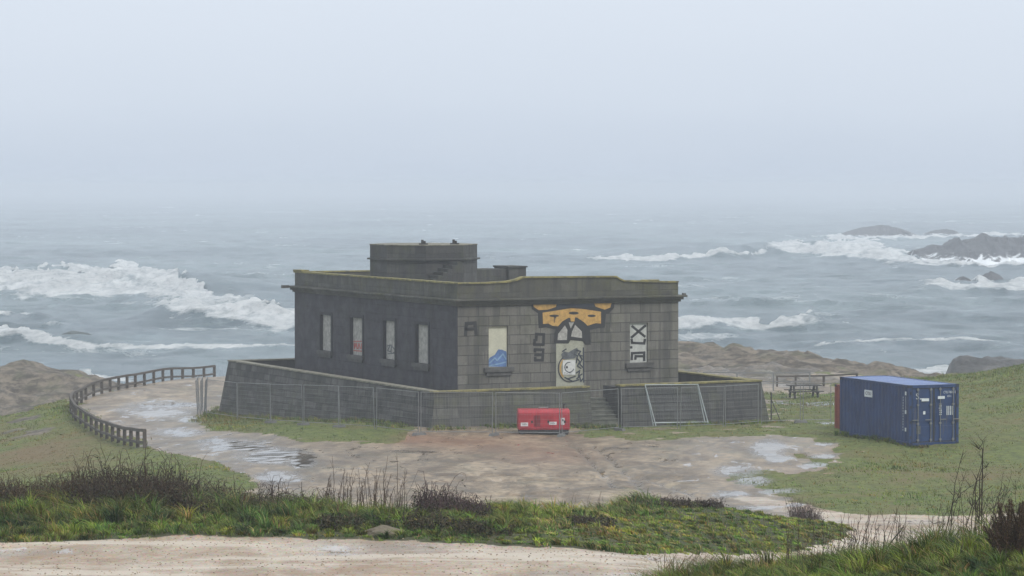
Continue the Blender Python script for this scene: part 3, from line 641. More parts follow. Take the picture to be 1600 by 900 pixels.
strokes([[(415,610),(415,640),(425,610),(430,640)],[(435,640),(440,612),(448,640)],[(455,612),(455,640),(462,610),(467,638)],[(412,600),(468,600)],[(412,650),(468,655)]], 5, z1, 'red_paint', -.134, side='left', parent=w1[3], name='red_scribble')
strokes([[(595,625),(610,620),(595,650),(615,660)],[(618,620),(612,660)],[(622,630),(640,655),(625,662)],[(596,668),(640,664)]], 5, z1, 'grey_paint', -.134, side='left', parent=w1[4], name='grey_scribble')

# ------------------------------------------------------------------ terrace with battered walls, in the building's own axes
T = empty('terrace', (D2[0], D2[1], 0), TH, label='raised stone terrace with sloping outer walls round the station building', cat='terrace')
tx0, tx1, ty0, ty1 = -2.35, 15.65, -2.4, 24.8; ZT = 1.72; BAT = .15; TW = .45
sx0, sx1 = topos(922, 603.5, 1.79)[0], topos(963, 601, 1.79)[0]
def bwall(mb, p, q, out, z0=-3.2, m0=0, m1=0):
    """battered wall piece from plan point p to q; out = outward unit; m0/m1 mitre the foot"""
    p = np.array(p, float); q = np.array(q, float); out = np.array(out, float); b = BAT*(ZT-z0); d = (q-p)/np.linalg.norm(q-p)
    pb = p+out*b-d*b*m0; qb = q+out*b+d*b*m1; pi = p-out*TW; qi = q-out*TW
    mb.hexa([(*pb, z0), (*qb, z0), (*qi, z0), (*pi, z0), (*p, ZT), (*q, ZT), (*qi, ZT), (*pi, ZT)])
    return mb
bwall(MB(), (tx0, ty0), (sx0, ty0), (0, -1), m0=1).build('front_terrace_wall', M['terr_front'], T)
bwall(MB(), (sx1, ty0), (tx1, ty0), (0, -1), m1=1).build('right_terrace_wall', M['terr_right'], T)
m = MB(); b = BAT*(ZT+3.2)
m.hexa([(tx0-b, ty0-b, -3.2), (tx0+TW, ty0+TW, -3.2), (tx0+TW, ty1-TW, -3.2), (tx0-b, ty1+b, -3.2), (tx0-.001, ty0-.001, ZT), (tx0+TW, ty0+TW, ZT), (tx0+TW, ty1-TW, ZT), (tx0, ty1, ZT)]).build('side_terrace_wall', M['terr_side'], T)
m = MB(); bwall(m, (tx0+.002, ty1), (tx1, ty1), (0, 1), m0=.99, m1=.99); bwall(m, (tx1, ty0+TW), (tx1, ty1-TW), (1, 0), m0=.6, m1=.6); m.build('rear_terrace_wall', M['terr_right'], T)
# sloping foot courses of the stair opening cheeks
for xx, sgn in ((sx0, -1), (sx1, 1)):
    MB().box((min(xx, xx+sgn*.4), ty0+TW+.002, -1.0), (max(xx, xx+sgn*.4), ty0+1.75, ZT-.05)).build('stair_cheek', M['terr_front' if sgn < 0 else 'terr_right'], T)
fl = MB().box((tx0+TW+.01, ty0+TW+.01, ZF-.3), (sx0-.41, ty1-TW-.01, ZF)).box((sx1+.41, ty0+TW+.01, ZF-.3), (tx1-TW-.01, ty1-TW-.01, ZF)).box((sx0-.405, ty0+1.76, ZF-.3), (sx1+.405, ty1-TW-.01, ZF)); fl.build('terrace_floor', M['roof'], T)
st = MB()
for k in range(6): st.box((sx0+.003, ty0+.05+k*.28, -1), (sx1-.003, ty0+.05+(k+1)*.28-.002, -.06+(k+1)*.185)).box((sx0+.003, ty0+.0+k*.28, -.06+(k+1)*.185+.002), (sx1-.003, ty0+.05+(k+1)*.28-.002, -.06+(k+1)*.185+.035))
st.build('steps', simple('worn_steps', (.14, .145, .12), .8, .5), T)
cp1 = MB().box((tx0-.04, ty0-.04, ZT+.003), (sx0, ty0+TW+.04, ZT+.08)).box((sx1, ty0-.04, ZT+.003), (tx1+.04, ty0+TW+.04, ZT+.08)).box((tx1-TW-.04, ty0+TW+.045, ZT+.003), (tx1+.04, ty1-TW-.045, ZT+.08)); cp1.build('mossy_coping', M['moss'], T)
MB().box((tx0-.04, ty0+TW+.045, ZT+.003), (tx0+TW+.04, ty1-TW-.045, ZT+.08)).box((tx0-.04, ty1-TW-.04, ZT+.003), (tx1+.04, ty1+.04, ZT+.08)).build('stone_coping', M['coping'], T)
# plinth course along the left part of the terrace front
bb = lambda z: BAT*(ZT-z)
q0 = .62
MB().hexa([(tx0-.06-bb(-1.2), ty0-.07-bb(-1.2), -1.2), (sx0-.3, ty0-.07-bb(-1.2), -1.2), (sx0-.3, ty0, -1.2), (tx0-.06-bb(-1.2), ty0, -1.2), (tx0-.05-bb(q0), ty0-.06-bb(q0), q0), (sx0-.3, ty0-.06-bb(q0), q0), (sx0-.3, ty0-.05, q0), (tx0-.05-bb(q0), ty0, q0)]).build('plinth', M['terr_front'], T)

# ------------------------------------------------------------------ generator
g = Pg(850, 681); gx, gy, gz = g
gx = (849-800)/F*131.6; gy = 131.6; gz = float(ground(gx, gy))
def ftext(body, size, ext=.002):
    cu = bpy.data.curves.new('t', 'FONT'); cu.body = body; cu.size = size; cu.extrude = ext; cu.align_x = 'CENTER'; cu.align_y = 'CENTER'
    o = bpy.data.objects.new('t', cu); col.objects.link(o); bpy.context.view_layer.update(); dg = bpy.context.evaluated_depsgraph_get()
    me = bpy.data.meshes.new_from_object(o.evaluated_get(dg)); bpy.data.objects.remove(o); bpy.data.curves.remove(cu); return me
def put_text(body, size, mat, parent, loc, rot=(math.pi/2, 0, 0), name='lettering', sx=1.):
    me = ftext(body, size); me.materials.clear(); me.materials.append(mat); o = bpy.data.objects.new(name, me); col.objects.link(o); o.parent = parent; o.location = loc; o.rotation_euler = rot; o.scale = (sx, 1, 1); return o
q = NT('red_gloss_paint'); n = q.noise(q.coord(), 3, 5); q.set(q.mix(q.mr(n, .35, .7), (.34, .022, .035), (.46, .035, .05)), .3); M['red'] = q.m
M['label'] = simple('sticker_white', (.72, .70, .70), .6, .15); M['skid'] = simple('black_skid', (.03, .03, .032), .6, .3)
Gn = empty('generator', (gx, gy, gz), R(3), label='red silenced diesel generator standing behind the site fence', cat='generator')
w2_, dp, hh = 1.2, .55, 1.02
pr = [(-dp, .22), (dp, .22), (dp, hh), (dp-.16, hh+.14), (-dp+.16, hh+.14), (-dp, hh)]
MB().prism([(-w2_, y, z) for y, z in pr], (2*w2_, 0, 0)).build('canopy', M['red'], Gn, bevel=.06, smooth=False)
MB().box((-w2_+.05, -dp+.03, .06), (w2_-.05, dp-.03, .219)).box((-w2_+.1, -dp-.02, 0), (-w2_+.3, dp+.02, .058)).box((w2_-.3, -dp-.02, 0), (w2_-.1, dp+.02, .058)).build('skid_base', M['skid'], Gn)
for a, b_, c_ in ((-1.1, -.42, 1), (-.36, .36, 2), (.42, 1.1, 3)):
    dd = MB().box((a, -dp-.018, .3), (b_, -dp+.01, .95)).build('access_door', M['red'], Gn, bevel=.015)
    MB().box(((a+b_)/2-.04+.2, -dp-.05, .55), ((a+b_)/2+.04+.2, -dp-.019, .66)).build('latch', M['skid'], dd)
lou = MB()
for k in range(7): lou.box((-.47+k*.045, -dp-.032, .38), (-.45+k*.045, -dp-.0185, .90))
lou.build('louvre', simple('dark_red', (.12, .015, .02), .5), Gn)
for a, b_, c_, d_ in ((-1.08, -.74, .40, .57), (.23, .58, .46, .60)):
    s_ = MB().box((a, -dp-.026, c_), (b_, -dp-.0188, d_)).build('label_plate', M['label'], Gn)
    put_text('GEN', .11, M['grey_paint'], s_, ((a+b_)/2, -dp-.03, (c_+d_)/2))
s_ = MB().box((.78, -dp-.026, .46), (.95, -dp-.0188, .78)).build('label_plate', M['label'], Gn); MB().prism([(.865+.05*math.cos(t), -dp-.03, .67+.05*math.sin(t)) for t in [k*math.pi/5 for k in range(10)]], (0, .003, 0)).build('lettering', M['grey_paint'], s_)
MB().bar((.95, .1, hh+.13), (.95, .1, hh+.32), .09, n=10).bar((.95, .1, hh+.32), (1.03, .02, hh+.36), .08, n=10).build('exhaust', M['iron'], Gn)
MB().poly([(-.2, 0, hh+.14), (-.2, 0, hh+.2), (.2, 0, hh+.2), (.2, 0, hh+.14)], .025).build('lifting_eye', M['galv'], Gn)

# ------------------------------------------------------------------ mesh site fence
def panel(p, q, h, label, lean=(0, 0), name='site_barrier', mat='galv', t=.042, group='mesh site fence panels round the building', wr=.005):
    p = Vector(p); q = Vector(q); d = q-p; L = math.hypot(d.x, d.y); o = empty(name, p, math.atan2(d.y, d.x), label=label, cat='fence panel', group=group)
    ln = lambda z: (lean[0]*z, lean[1]*z)
    def P(x, z): a = ln(z); return (x+a[0], a[1], z+d.z*x/L)
    f = MB(); f.bar(P(.03, 0), P(.03, h), t, n=6).bar(P(L-.03, 0), P(L-.03, h), t, n=6).bar(P(.03, h-.02), P(L-.03, h-.02), t*.8, n=6).bar(P(.03, .14), P(L-.03, .14), t*.8, n=6); f.build('frame', M[mat], o)
    w = MB()
    nx = max(3, int(L/.13)); nz = 9
    for k in range(1, nx): x = .03+(L-.06)*k/nx; w.bar(P(x, .14), P(x, h-.02), wr, n=3)
    for k in range(1, nz): z = .14+(h-.16)*k/nz; w.bar(P(.03, z), P(L-.03, z), wr*1.2, n=3)
    w.build('wire_mesh', M[mat], o); return o
def foot(p, rz, label): 
    o = MB().hexa([(-.34,-.11,0),(.34,-.11,0),(.34,.11,0),(-.34,.11,0),(-.28,-.09,.13),(.28,-.09,.13),(.28,.09,.13),(-.28,.09,.13)]).build('concrete_block', M['concrete'], None, bevel=.015)
    o.location = p; o.rotation_euler = (0, 0, rz); return tag(o, label, 'fence foot', 'concrete feet under the site fence')
fpx = [(322,649),(371,656),(423,661),(474,664.5),(530,668),(587,671.5),(655,680),(772,681),(877,682),(968,673),(1061,671),(1132,668),(1186,663.5)]
side_dir = V; FP = []
for px, py in fpx: FP.append(Pg(px, py))
FP[0] = (FP[0][0], min(FP[0][1], 158.), 0)
FP = [(x, y, float(ground(x, y))) for x, y, z in FP]
nm = ['at the far left corner of the terrace', 'second from the far left corner', 'third from the far left corner', 'in the middle of the dark side wall', 'fourth back from the near corner along the side wall', 'leading up to the near corner of the terrace',
      'between near terrace corner and generator', 'whose post crosses the red generator', 'between the generator and the steps', 'between the steps and the leaning panels', 'in front of the leaning panels', 'at the right end of the terrace wall']
random.seed(3)
for i in range(len(FP)-1):
    a, b_ = FP[i], FP[i+1]; d = np.array(b_[:2])-np.array(a[:2]); d /= np.linalg.norm(d); g0 = .05
    lean = (random.uniform(-.05, .02) if i < 6 else random.uniform(-.01, .01), random.uniform(-.03, .03))
    panel((a[0]+d[0]*g0, a[1]+d[1]*g0, a[2]+.03), (b_[0]-d[0]*g0, b_[1]-d[1]*g0, b_[2]+.03), 1.98, 'grey wire site fence panel ' + nm[i], lean)
ft = [(2, 'under the third fence post from the far left corner'), (3, 'halfway along the dark side wall'), (4, 'on the grass strip left of the near corner'), (6, 'block at the near corner of the terrace, largest in view'), (7, 'on the mud left of the red generator'), (8, 'below the right end of the red generator'), (9, 'beside the terrace steps')]
for i, s_ in ft: foot((FP[i][0], FP[i][1], FP[i][2]-.01), math.atan2(*(np.array(FP[i])-np.array(FP[i-1]))[[1, 0]])+math.pi/2*.8, 'grey concrete fence foot ' + s_)
# far-left stack of panels seen on edge, and the row that carries on to the right
e0 = FP[0]
for k, s_ in enumerate(('nearest the wall', 'middle one', 'outermost')):
    a = (e0[0]-.12-.2*k, e0[1]+.2*k); b2 = (a[0]-.5+1.4*.2, a[1]+3.1); panel((*a, float(ground(*a))), (*b2, float(ground(*b2))), 1.95, 'fence panel seen edge-on at the far left corner, ' + s_, (0, .05*(k-1)))
r0 = FP[-1]; r1 = Pg(1251, 661); r2 = Pg(1330, 655)
panel((r0[0]+.1, r0[1], r0[2]+.03), (r1[0], r1[1], r1[2]+.03), 1.98, 'see-through wire fence panel right of the terrace, in front of the picnic table')
panel((r1[0]+.1, r1[1], r1[2]+.03), (*w2(1300, 141), float(ground(*w2(1300, 141)))+.03), 1.98, 'last wire fence panel, ending behind the shipping containers')
foot(r1, R(10), 'grey concrete fence foot on the grass below the picnic table')
# leaning panels (bright galvanised)
def fr_local(px, py, off): return hit(px, py, 'front', off)
yb = ty0 - 1.05; 
for k, s_ in enumerate(('front one of the bright pair', 'rear one of the bright pair')):
    A = hit(1024-4*k, 664, 'front', yb+.14*k); B_ = hit(1108-5*k, 665, 'front', yb+.14*k)
    pa = D2+U*A[0]+V*A[1]; pb = D2+U*B_[0]+V*B_[1]
    panel((*pa, float(ground(*pa))+.02), (*pb, float(ground(*pb))+.02), 1.98, 'bright galvanised fence panel leaning on the terrace wall, ' + s_, (-.14+.05*k, .30-.04*k), 'leaning_barrier', 'galv_lt', .055, 'bright panels leaning on the terrace wall', wr=.0025)
# dark post with brace
pp = Pg(1205, 660); o = empty('braced_post', pp, 0, label='dark iron fence post with a diagonal brace right of the terrace', cat='post')
MB().bar((0, 0, -.1), (0, 0, 1.5), .07, n=6).build('post', M['iron'], o); MB().bar((0, 0, 1.15), (.52, -.1, -.05), .05, n=6).build('brace', M['iron'], o)
# picnic table
pt = Pg(1256, 622); P_ = empty('picnic_table', pt, R(8), label='dark timber picnic table with benches behind the wire fence', cat='picnic table')
k_ = 1.0
m = MB(); [m.box((-1.0*k_, -.42+i*.17, .74), (1.0*k_, -.42+i*.17+.15, .79)) for i in range(5)]; m.build('table_top', M['wood_dk'], P_)
for s_ in (-1, 1): MB().box((-1.0*k_, s_*.78-.14, .42), (1.0*k_, s_*.78+.14, .47)).build('bench', M['wood_dk'], P_)
for s_ in (-.7, .7): MB().box((s_*k_-.05, -.8, .33), (s_*k_+.05, .8, .42)).hexa([(s_*k_-.05,-.75,0),(s_*k_+.05,-.75,0),(s_*k_+.05,-.6,0),(s_*k_-.05,-.6,0),(s_*k_-.05,-.4,.73),(s_*k_+.05,-.4,.73),(s_*k_+.05,-.25,.73),(s_*k_-.05,-.25,.73)]).hexa([(s_*k_-.05,.6,0),(s_*k_+.05,.6,0),(s_*k_+.05,.75,0),(s_*k_-.05,.75,0),(s_*k_-.05,.25,.73),(s_*k_+.05,.25,.73),(s_*k_+.05,.4,.73),(s_*k_-.05,.4,.73)]).build('leg', M['wood_dk'], P_)

# ------------------------------------------------------------------ timber railings
def railing(pts, hgt, label, post=.13, group=None, rails=((1.0, .12), (.42, .10)), mat='wood', extra=True):
    x0, y0 = pts[0]; o = empty('timber_railing', (x0, y0, float(ground(x0, y0))), 0, label=label, cat='railing', group=group); z0 = o.location.z
    L = [(x-x0, y-y0, float(ground(x, y))-z0) for x, y in pts]
    for k, (x, y, z) in enumerate(L):
        d = Vector(L[min(k+1, len(L)-1)])-Vector(L[max(k-1, 0)]); a = math.atan2(d.y, d.x); c_, s_ = math.cos(a)*post/2, math.sin(a)*post/2
        q = [(x-c_+s_, y-s_-c_), (x+c_+s_, y+s_-c_), (x+c_-s_, y+s_+c_), (x-c_-s_, y-s_+c_)]
        MB().hexa([(*p, z-.4) for p in q]+[(*p, z+hgt) for p in q]).build('post', M[mat], o)
    for fr, th_ in rails:
        m = MB()
        for a, b_ in zip(L[:-1], L[1:]): m.bar((a[0], a[1], a[2]+hgt*fr), (b_[0], b_[1], b_[2]+hgt*fr), th_, th_)
        m.build('rail', M[mat], o)
    return o
def resample(pts, step):
    out = [pts[0]]; acc = 0
    P = [np.array(p) for p in pts]
    d = [0]+list(np.cumsum([np.linalg.norm(b_-a) for a, b_ in zip(P[:-1], P[1:])])); n = int(round(d[-1]/step)); t = np.linspace(0, d[-1], n+1)
    return list(zip(np.interp(t, d, [p[0] for p in P]), np.interp(t, d, [p[1] for p in P])))
base = [(335,588,204),(270,594,196),(215,603,188),(165,613,180),(135,622,175),(115,633,169),(110,641,163.5),(118,651,158),(142,663,152),(170,676,145),(200,689,138.5),(226,699,133.5)]
pl = [Pd(*b_)[:2] for b_ in base]
railing(resample([tuple(p) for p in pl], 2.15), .88, 'long curved weathered timber railing along the cliff edge on the left', .16, None, ((.95, .14), (.30, .12)))
rr = [Pg(1080, 604, 150, 260), Pg(1140, 606, 150, 260), Pg(1210, 607, 150, 260), Pg(1266, 608, 150, 260)]
def wd(px, y): return w2(px, y)
railing([wd(1100, 178), wd(1152, 178), wd(1209, 178), wd(1266, 178)], 1.15, 'taller thin railing with square end, behind the wire fence panel', .09, None, ((.97, .07), (.5, .06)), 'galv')
railing([wd(1215, 183), wd(1244, 183), wd(1288, 182), wd(1340, 181)], .72, 'lower dark timber railing running behind the picnic table and containers', .12, None, ((.93, .10),), 'wood')

# ------------------------------------------------------------------ shipping containers
q = NT('container_blue'); p = q.coord(); n = q.noise(p, 1.2, 7, .7); n2 = q.noise(p, 9, 5, .7); s_ = q.noise(q.mapv(p, (3, 3, .3)), 1., 5)
c = q.mix(q.mr(n, .35, .65), (.010, .032, .105), (.018, .050, .150)); c = q.mix(q.mr(s_, .5, .7, 0, .4), c, (.025, .035, .085)); c = q.mix(q.mr(n2, .62, .70, 0, .8), c, (.11, .05, .03)); c = q.mix(q.mr(q.noise(q.mapv(p, (7, 7, .5)), 1., 6), .56, .66, 0, .5), c, (.09, .085, .09)); q.set(c, .38); M['cblue'] = q.m
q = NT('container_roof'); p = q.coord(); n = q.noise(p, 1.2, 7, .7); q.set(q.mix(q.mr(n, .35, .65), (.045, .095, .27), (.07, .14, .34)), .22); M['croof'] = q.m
M['cred'] = simple('container_red', (.24, .055, .035), .45, .3); M['crubber'] = simple('door_gasket', (.014, .016, .020), .6, .2); M['cdark'] = simple('container_dark_frame', (.016, .024, .05), .5, .3)
def container(loc, rz, tilt, mats, label, detailed=True):
    """origin at the near lower corner of the door end; x = across the doors, y = along the length"""
    o = empty('shipping_container', loc, rz, label=label, cat='container', group='shipping containers on the grass'); o.rotation_euler = (tilt[0], tilt[1], rz)
    L, W, Hh = 6.06, 2.44, 2.59; body, roof = mats
    fr = MB(); t = .12
    for x in (0, W-t):
        for y in (0, L-t): fr.box((x, y, .118), (x+t, y+t, Hh-.118))
        fr.box((x, t+.002, 0), (x+t, L-t-.002, .16)).box((x, t+.002, Hh-.09), (x+t, L-t-.002, Hh))
    for y in (0, L-t): fr.box((t+.002, y, 0), (W-t-.002, y+t, .13)).box((t+.002, y, Hh-.13), (W-t-.002, y+t, Hh))
    fr.build('frame', body, o)
    cc = MB()
    for x in (-.006, W-.162):
        for y in (-.006, L-.172):
            for z in (-.0, Hh-.118): MB().box((x, y, z), (x+.168, y+.178, z+.118)).build('corner_casting', M['cdark'], o)
    pass
    def corr(mb, n, P):       # corrugated sheet
        pts = []
        for k in range(n):
            a = k/n; w_ = 1/n; pts += [(a, 0), (a+w_*.25, 0), (a+w_*.5, 1), (a+w_*.75, 1)]
        pts.append((1, 0))
        for (a, d), (b_, e) in zip(pts[:-1], pts[1:]): mb.face([P(a, d, 0), P(b_, e, 0), P(b_, e, 1), P(a, d, 1)])
    sp = MB()
    for x, sg in ((.02, 1), (W-.02, -1)): corr(sp, 21, lambda a, d, z, x=x, sg=sg: (x+sg*d*.05, t+a*(L-2*t), .16+z*(Hh-.25)))
    corr(sp, 9, lambda a, d, z: (t+a*(W-2*t), L-.02-d*.036, .13+z*(Hh-.26)))
    sp.build('side_panel', body, o, recalc=False)
    rf = MB(); corr(rf, 20, lambda a, d, z: (.1+z*(W-.2), t+a*(L-2*t), Hh-.012-d*.02)); rf.build('roof', roof, o, recalc=False)
    # doors
    mid = W/2
    for k, (a, b_) in enumerate(((t+.012, mid-.012), (mid+.012, W-t-.012))):
        d = MB().box((a, .03, .15), (b_, .08, Hh-.15))
        for zz in (.45, 1.05, 1.65): d.box((a+.06, .012, zz), (b_-.06, .031, zz+.36))
        do = d.build('door', body, o, bevel=0)
        MB().box((a-.01, .022, .14), (a+.03, .029, Hh-.14)).box((b_-.03, .022, .14), (b_+.01, .029, Hh-.14)).box((a+.031, .022, .14), (b_-.031, .029, .17)).box((a+.031, .022, Hh-.17), (b_-.031, .029, Hh-.14)).build('gasket', M['crubber'], do)
        for x in (a+.28, b_-.16):
            rb = MB().bar((x, -.03, .12), (x, -.03, Hh-.12), .036, n=8)
            for zz in (.2, .9, 1.7, 2.35): rb.box((x-.05, -.045, zz), (x+.05, .012, zz+.08))
            rb.build('lock_rod', M['galv'], do)
            MB().box((x-.28 if k == 0 else x-.02, -.062, 1.08), (x+.02 if k == 0 else x+.28, -.046, 1.12)).build('handle', M['galv'], do)
        hg = MB()
        for zz in (.3, .95, 1.6, 2.2): hg.box((0.03 if k == 0 else W-.10, -.02, zz), (.10 if k == 0 else W-.03, -.002, zz+.12))
        hg.build('hinge', M['cdark'], do)
    return o
P0 = Pd(1420.5, 697, 121); Pl = Pd(1309, 678, 126.2); Pr = Pd(1498, 691.5, 122.35)
rz = math.atan2(Pr[1]-P0[1], Pr[0]-P0[0]); 
# length direction is +90 deg from door direction
C1 = container((P0[0], P0[1], P0[2]), R(22.5), (0, 0), (M['cblue'], M['croof']), 'blue corrugated steel shipping container with white lettering on its doors')
M['cwhite'] = simple('stencil_white', (.62, .66, .68), .6, .15)
def plate(x0, z0, x1, z1_, y=-.004, name='stencil_mark', mat='cwhite'): return MB().box((x0, y, z0), (x1, y+.003, z1_)).build(name, M[mat], C1)
W = 2.44
put_text('CTSU 740310 2', .15, M['cwhite'], C1, (1.98, -.006, 2.25), name='lettering', sx=.62)
put_text('22G1', .10, M['cwhite'], C1, (1.96, -.006, 2.08), name='lettering')
plate(.50+.02, 1.98, .74, 2.02, .006); put_text('S', .36, M['cwhite'], C1, (.40, .004, 2.10), name='emblem')
for x0, x1 in ((.56, .92), (1.36, 1.70)): plate(x0, 1.90 if x0 < 1 else 1.98, x1, 2.02 if x0 < 1 else 2.10, -.075, 'white_nameplate')
plate(.68, 1.33, .79, 1.47, .002)
random.seed(5)
for k in range(5): plate(1.46+random.uniform(0, .02), 1.28+k*.09, 1.52+random.uniform(.03, .08), 1.335+k*.09, .002)
for k in range(4): plate(1.84+k*.09, 1.27, 1.88+k*.09, 1.66, .002)
plate(.36, .5, .56, .85, .003, 'worn_sticker', 'grey_paint')
def splate(y0, z0, y1, z1_, name='stencil_mark'): return MB().box((-.006, y0, z0), (-.002, y1, z1_)).build(name, M['cwhite'], C1)
sb = splate(3.15, 2.02-.16, 3.85, 2.02+.14, 'white_nameplate')
put_text('CTSU', .2, M['cdark'], C1, (-.012, 3.5, 2.01), (math.pi/2, 0, -math.pi/2), 'lettering')
for k in range(13): splate(.50, .62+k*.115, .53, .70+k*.115)
for z in (2.15, 1.35, .60): splate(.24, z, .36, z+.16)
splate(.28, 1.5, .30, 2.1)
uC = np.array([math.cos(R(22.5)), math.sin(R(22.5))]); vC = np.array([-math.sin(R(22.5)), math.cos(R(22.5))])
pc = P0[:2]+vC*1.95+uC*(-.02)
C2p = P0[:2] + vC*5.2 + uC*2.62
C2 = container((C2p[0], C2p[1], P0[2]-.38), R(22.5), (0, 0), (M['cred'], M['cred']), 'rust-red shipping container mostly hidden behind the blue one')
C2.scale = (.75, 1, .86)

# ------------------------------------------------------------------ vegetation
def veg_mat(name, rough=.6, transl=.25):
    q = NT(name); at = q.n('ShaderNodeAttribute', attribute_name='Col'); q.l(at.outputs['Color'], q.b.inputs['Base Color']); q.b.inputs['Roughness'].default_value = rough
    q.b.inputs['Specular IOR Level'].default_value = .3
    return q.m
VM = veg_mat('foliage')
def blades(x, y, h, w, colr, lean=.45, seed=0, wind=(-.25, .0), zoff=None, curl=.5, cell=.34, tv=.95, lf=.3):
    r = np.random.default_rng(seed); n = len(x)
    # gather the blades into tussocks that splay outwards
    ii = np.floor(x/cell).astype(np.int64); jj = np.floor(y/cell).astype(np.int64)
    hx = (ii+.15+.7*hashn(ii, jj, 1+seed))*cell; hy = (jj+.15+.7*hashn(ii, jj, 2+seed))*cell; dx = x-hx; dy = y-hy
    loose = r.random(n) < lf; pull = np.where(loose, 1., .42); x = hx+dx*pull; y = hy+dy*pull
    th_ = hashn(ii, jj, 3+seed); h = h*np.where(loose, .6, .6+.7*th_**1.5); colr = colr*(1+tv*(hashn(ii, jj, 4+seed)-.52))[:, None]
    tn = hashn(ii, jj, 5+seed)[:, None]; colr = colr*np.where(tn > .86, np.array([1.3, 1.02, .85]), np.where(tn < .25, np.array([.7, .95, .9]), 1.))
    z = (ground(x, y) if zoff is None else zoff) - .02
    a = np.arctan2(dy, dx)+r.normal(0, .7, n); lx = np.cos(a)*lean*r.uniform(.2, 1.1, n)+wind[0]*(.4+1.2*th_); ly = np.sin(a)*lean*r.uniform(.2, 1.1, n)+wind[1]
    b = r.uniform(0, math.pi, n); wx = np.cos(b)*w*.5; wy = np.sin(b)*w*.5*.6
    P = np.stack([x, y, z], 1); W_ = np.stack([wx, wy, np.zeros(n)], 1)
    mid = P + np.stack([lx*h*.35, ly*h*.35, h*.62], 1); tip = P + np.stack([lx*h*(1+curl*.4), ly*h*(1+curl*.4), h*(1-.35*np.hypot(lx, ly)*curl)], 1)
    co = np.stack([P-W_, P+W_, mid+W_*.8, mid-W_*.8, tip+W_*.08, tip-W_*.08], 1).reshape(-1, 3)
    i = np.arange(n)*6; f = np.stack([np.stack([i, i+1, i+2, i+3], 1), np.stack([i+3, i+2, i+4, i+5], 1)], 1).reshape(-1, 4)
    c6 = np.repeat(colr[:, None], 6, 1).reshape(-1, 3)
    return co, f, c6
def tubes(PL, rad):
    """PL [N,K,3], rad [N,K] -> 3 sided tubes"""
    N, K, _ = PL.shape; d = np.gradient(PL, axis=1); d /= np.linalg.norm(d, axis=2, keepdims=True)+1e-9
    ref = np.where(np.abs(d[..., 2:3]) > .9, np.array([1., 0, 0]), np.array([0, 0, 1.])); a = np.cross(d, ref); a /= np.linalg.norm(a, axis=2, keepdims=True)+1e-9; b = np.cross(a, d)
    rings = [PL + (a*math.cos(t)+b*math.sin(t))*rad[..., None] for t in (0, 2.094, 4.189)]
    co = np.stack(rings, 2).reshape(-1, 3); idx = np.arange(N*K*3).reshape(N, K, 3); f = []
    for s_ in range(3):
        n_ = (s_+1) % 3; f.append(np.stack([idx[:, :-1, s_], idx[:, :-1, n_], idx[:, 1:, n_], idx[:, 1:, s_]], -1).reshape(-1, 4))
    return co, np.concatenate(f)
def leaves(P, size, seed=0):
    r = np.random.default_rng(seed); n = len(P); a = r.normal(size=(n, 3)); a /= np.linalg.norm(a, axis=1, keepdims=True); b = np.cross(a, r.normal(size=(n, 3))); b /= np.linalg.norm(b, axis=1, keepdims=True)
    s = size*r.uniform(.6, 1.3, (n, 1)); co = np.stack([P-a*s, P+b*s*.45, P+a*s, P-b*s*.45], 1).reshape(-1, 3); i = np.arange(n)*4
    return co, np.stack([i, i+1, i+2, i+3], 1)
def veg_obj(name, parts, parent=None, loc=(0, 0, 0)):
    """parts: list of (co, faces, colours per vertex)"""
    off = 0; C_, F_, K_ = [], [], []
    for co, f, c in parts:
        C_.append(co-np.array(loc)); F_.append(f+off); K_.append(c if c.ndim == 2 and len(c) == len(co) else np.repeat(c[None], len(co), 0)); off += len(co)
    co = np.concatenate(C_); f = np.concatenate(F_); k = np.concatenate(K_)
    me = np_mesh(name, co, f, 4); at = me.attributes.new('Col', 'FLOAT_COLOR', 'POINT'); at.data.foreach_set('color', np.hstack([k, np.ones((len(k), 1))]).astype(np.float32).reshape(-1))
    me.materials.append(VM); o = bpy.data.objects.new(name, me); col.objects.link(o); o.location = loc
    if parent: o.parent = parent; 
    return o
def gcol(x, y, seed, bright=1., dry=.3):
    r = np.random.default_rng(seed); n = len(x); p = fbm(x*.5, y*.5, 4, seed+5); p2 = fbm(x*1.7, y*1.7, 3, seed+9)
    g1 = np.array([.040, .085, .010]); g2 = np.array([.200, .265, .022]); dr = np.array([.27, .205, .08]); dk = np.array([.03, .045, .016]); rd = np.array([.19, .085, .04])
    t = np.clip((p2-.3)*2.2+r.normal(0, .22, n), 0, 1)[:, None]; c = g1*(1-t)+g2*t
    u = r.random(n); c = np.where((u < dry*(.35+1.5*np.clip(p-.35, 0, 1)))[:, None], dr*(.5+.7*r.random((n, 1))), c); c = np.where((u > .96)[:, None], rd, c)
    c = np.where((u > .86)[:, None] & (u < .93)[:, None], dk, c)
    return c*bright*r.uniform(.7, 1.25, (n, 1))
def scatter(n, x0, x1, y0, y1, seed, thr=.5, A=None):
    r = np.random.default_rng(seed); x = r.uniform(x0, x1, n); y = r.uniform(y0, y1, n); A = G_ if A is None else A
    e = look(A, x, y)+r.normal(0, .12, n); k = e > thr; return x[k], y[k]
def vis(x, y, m=.20): return np.abs(x) < y*m+.5
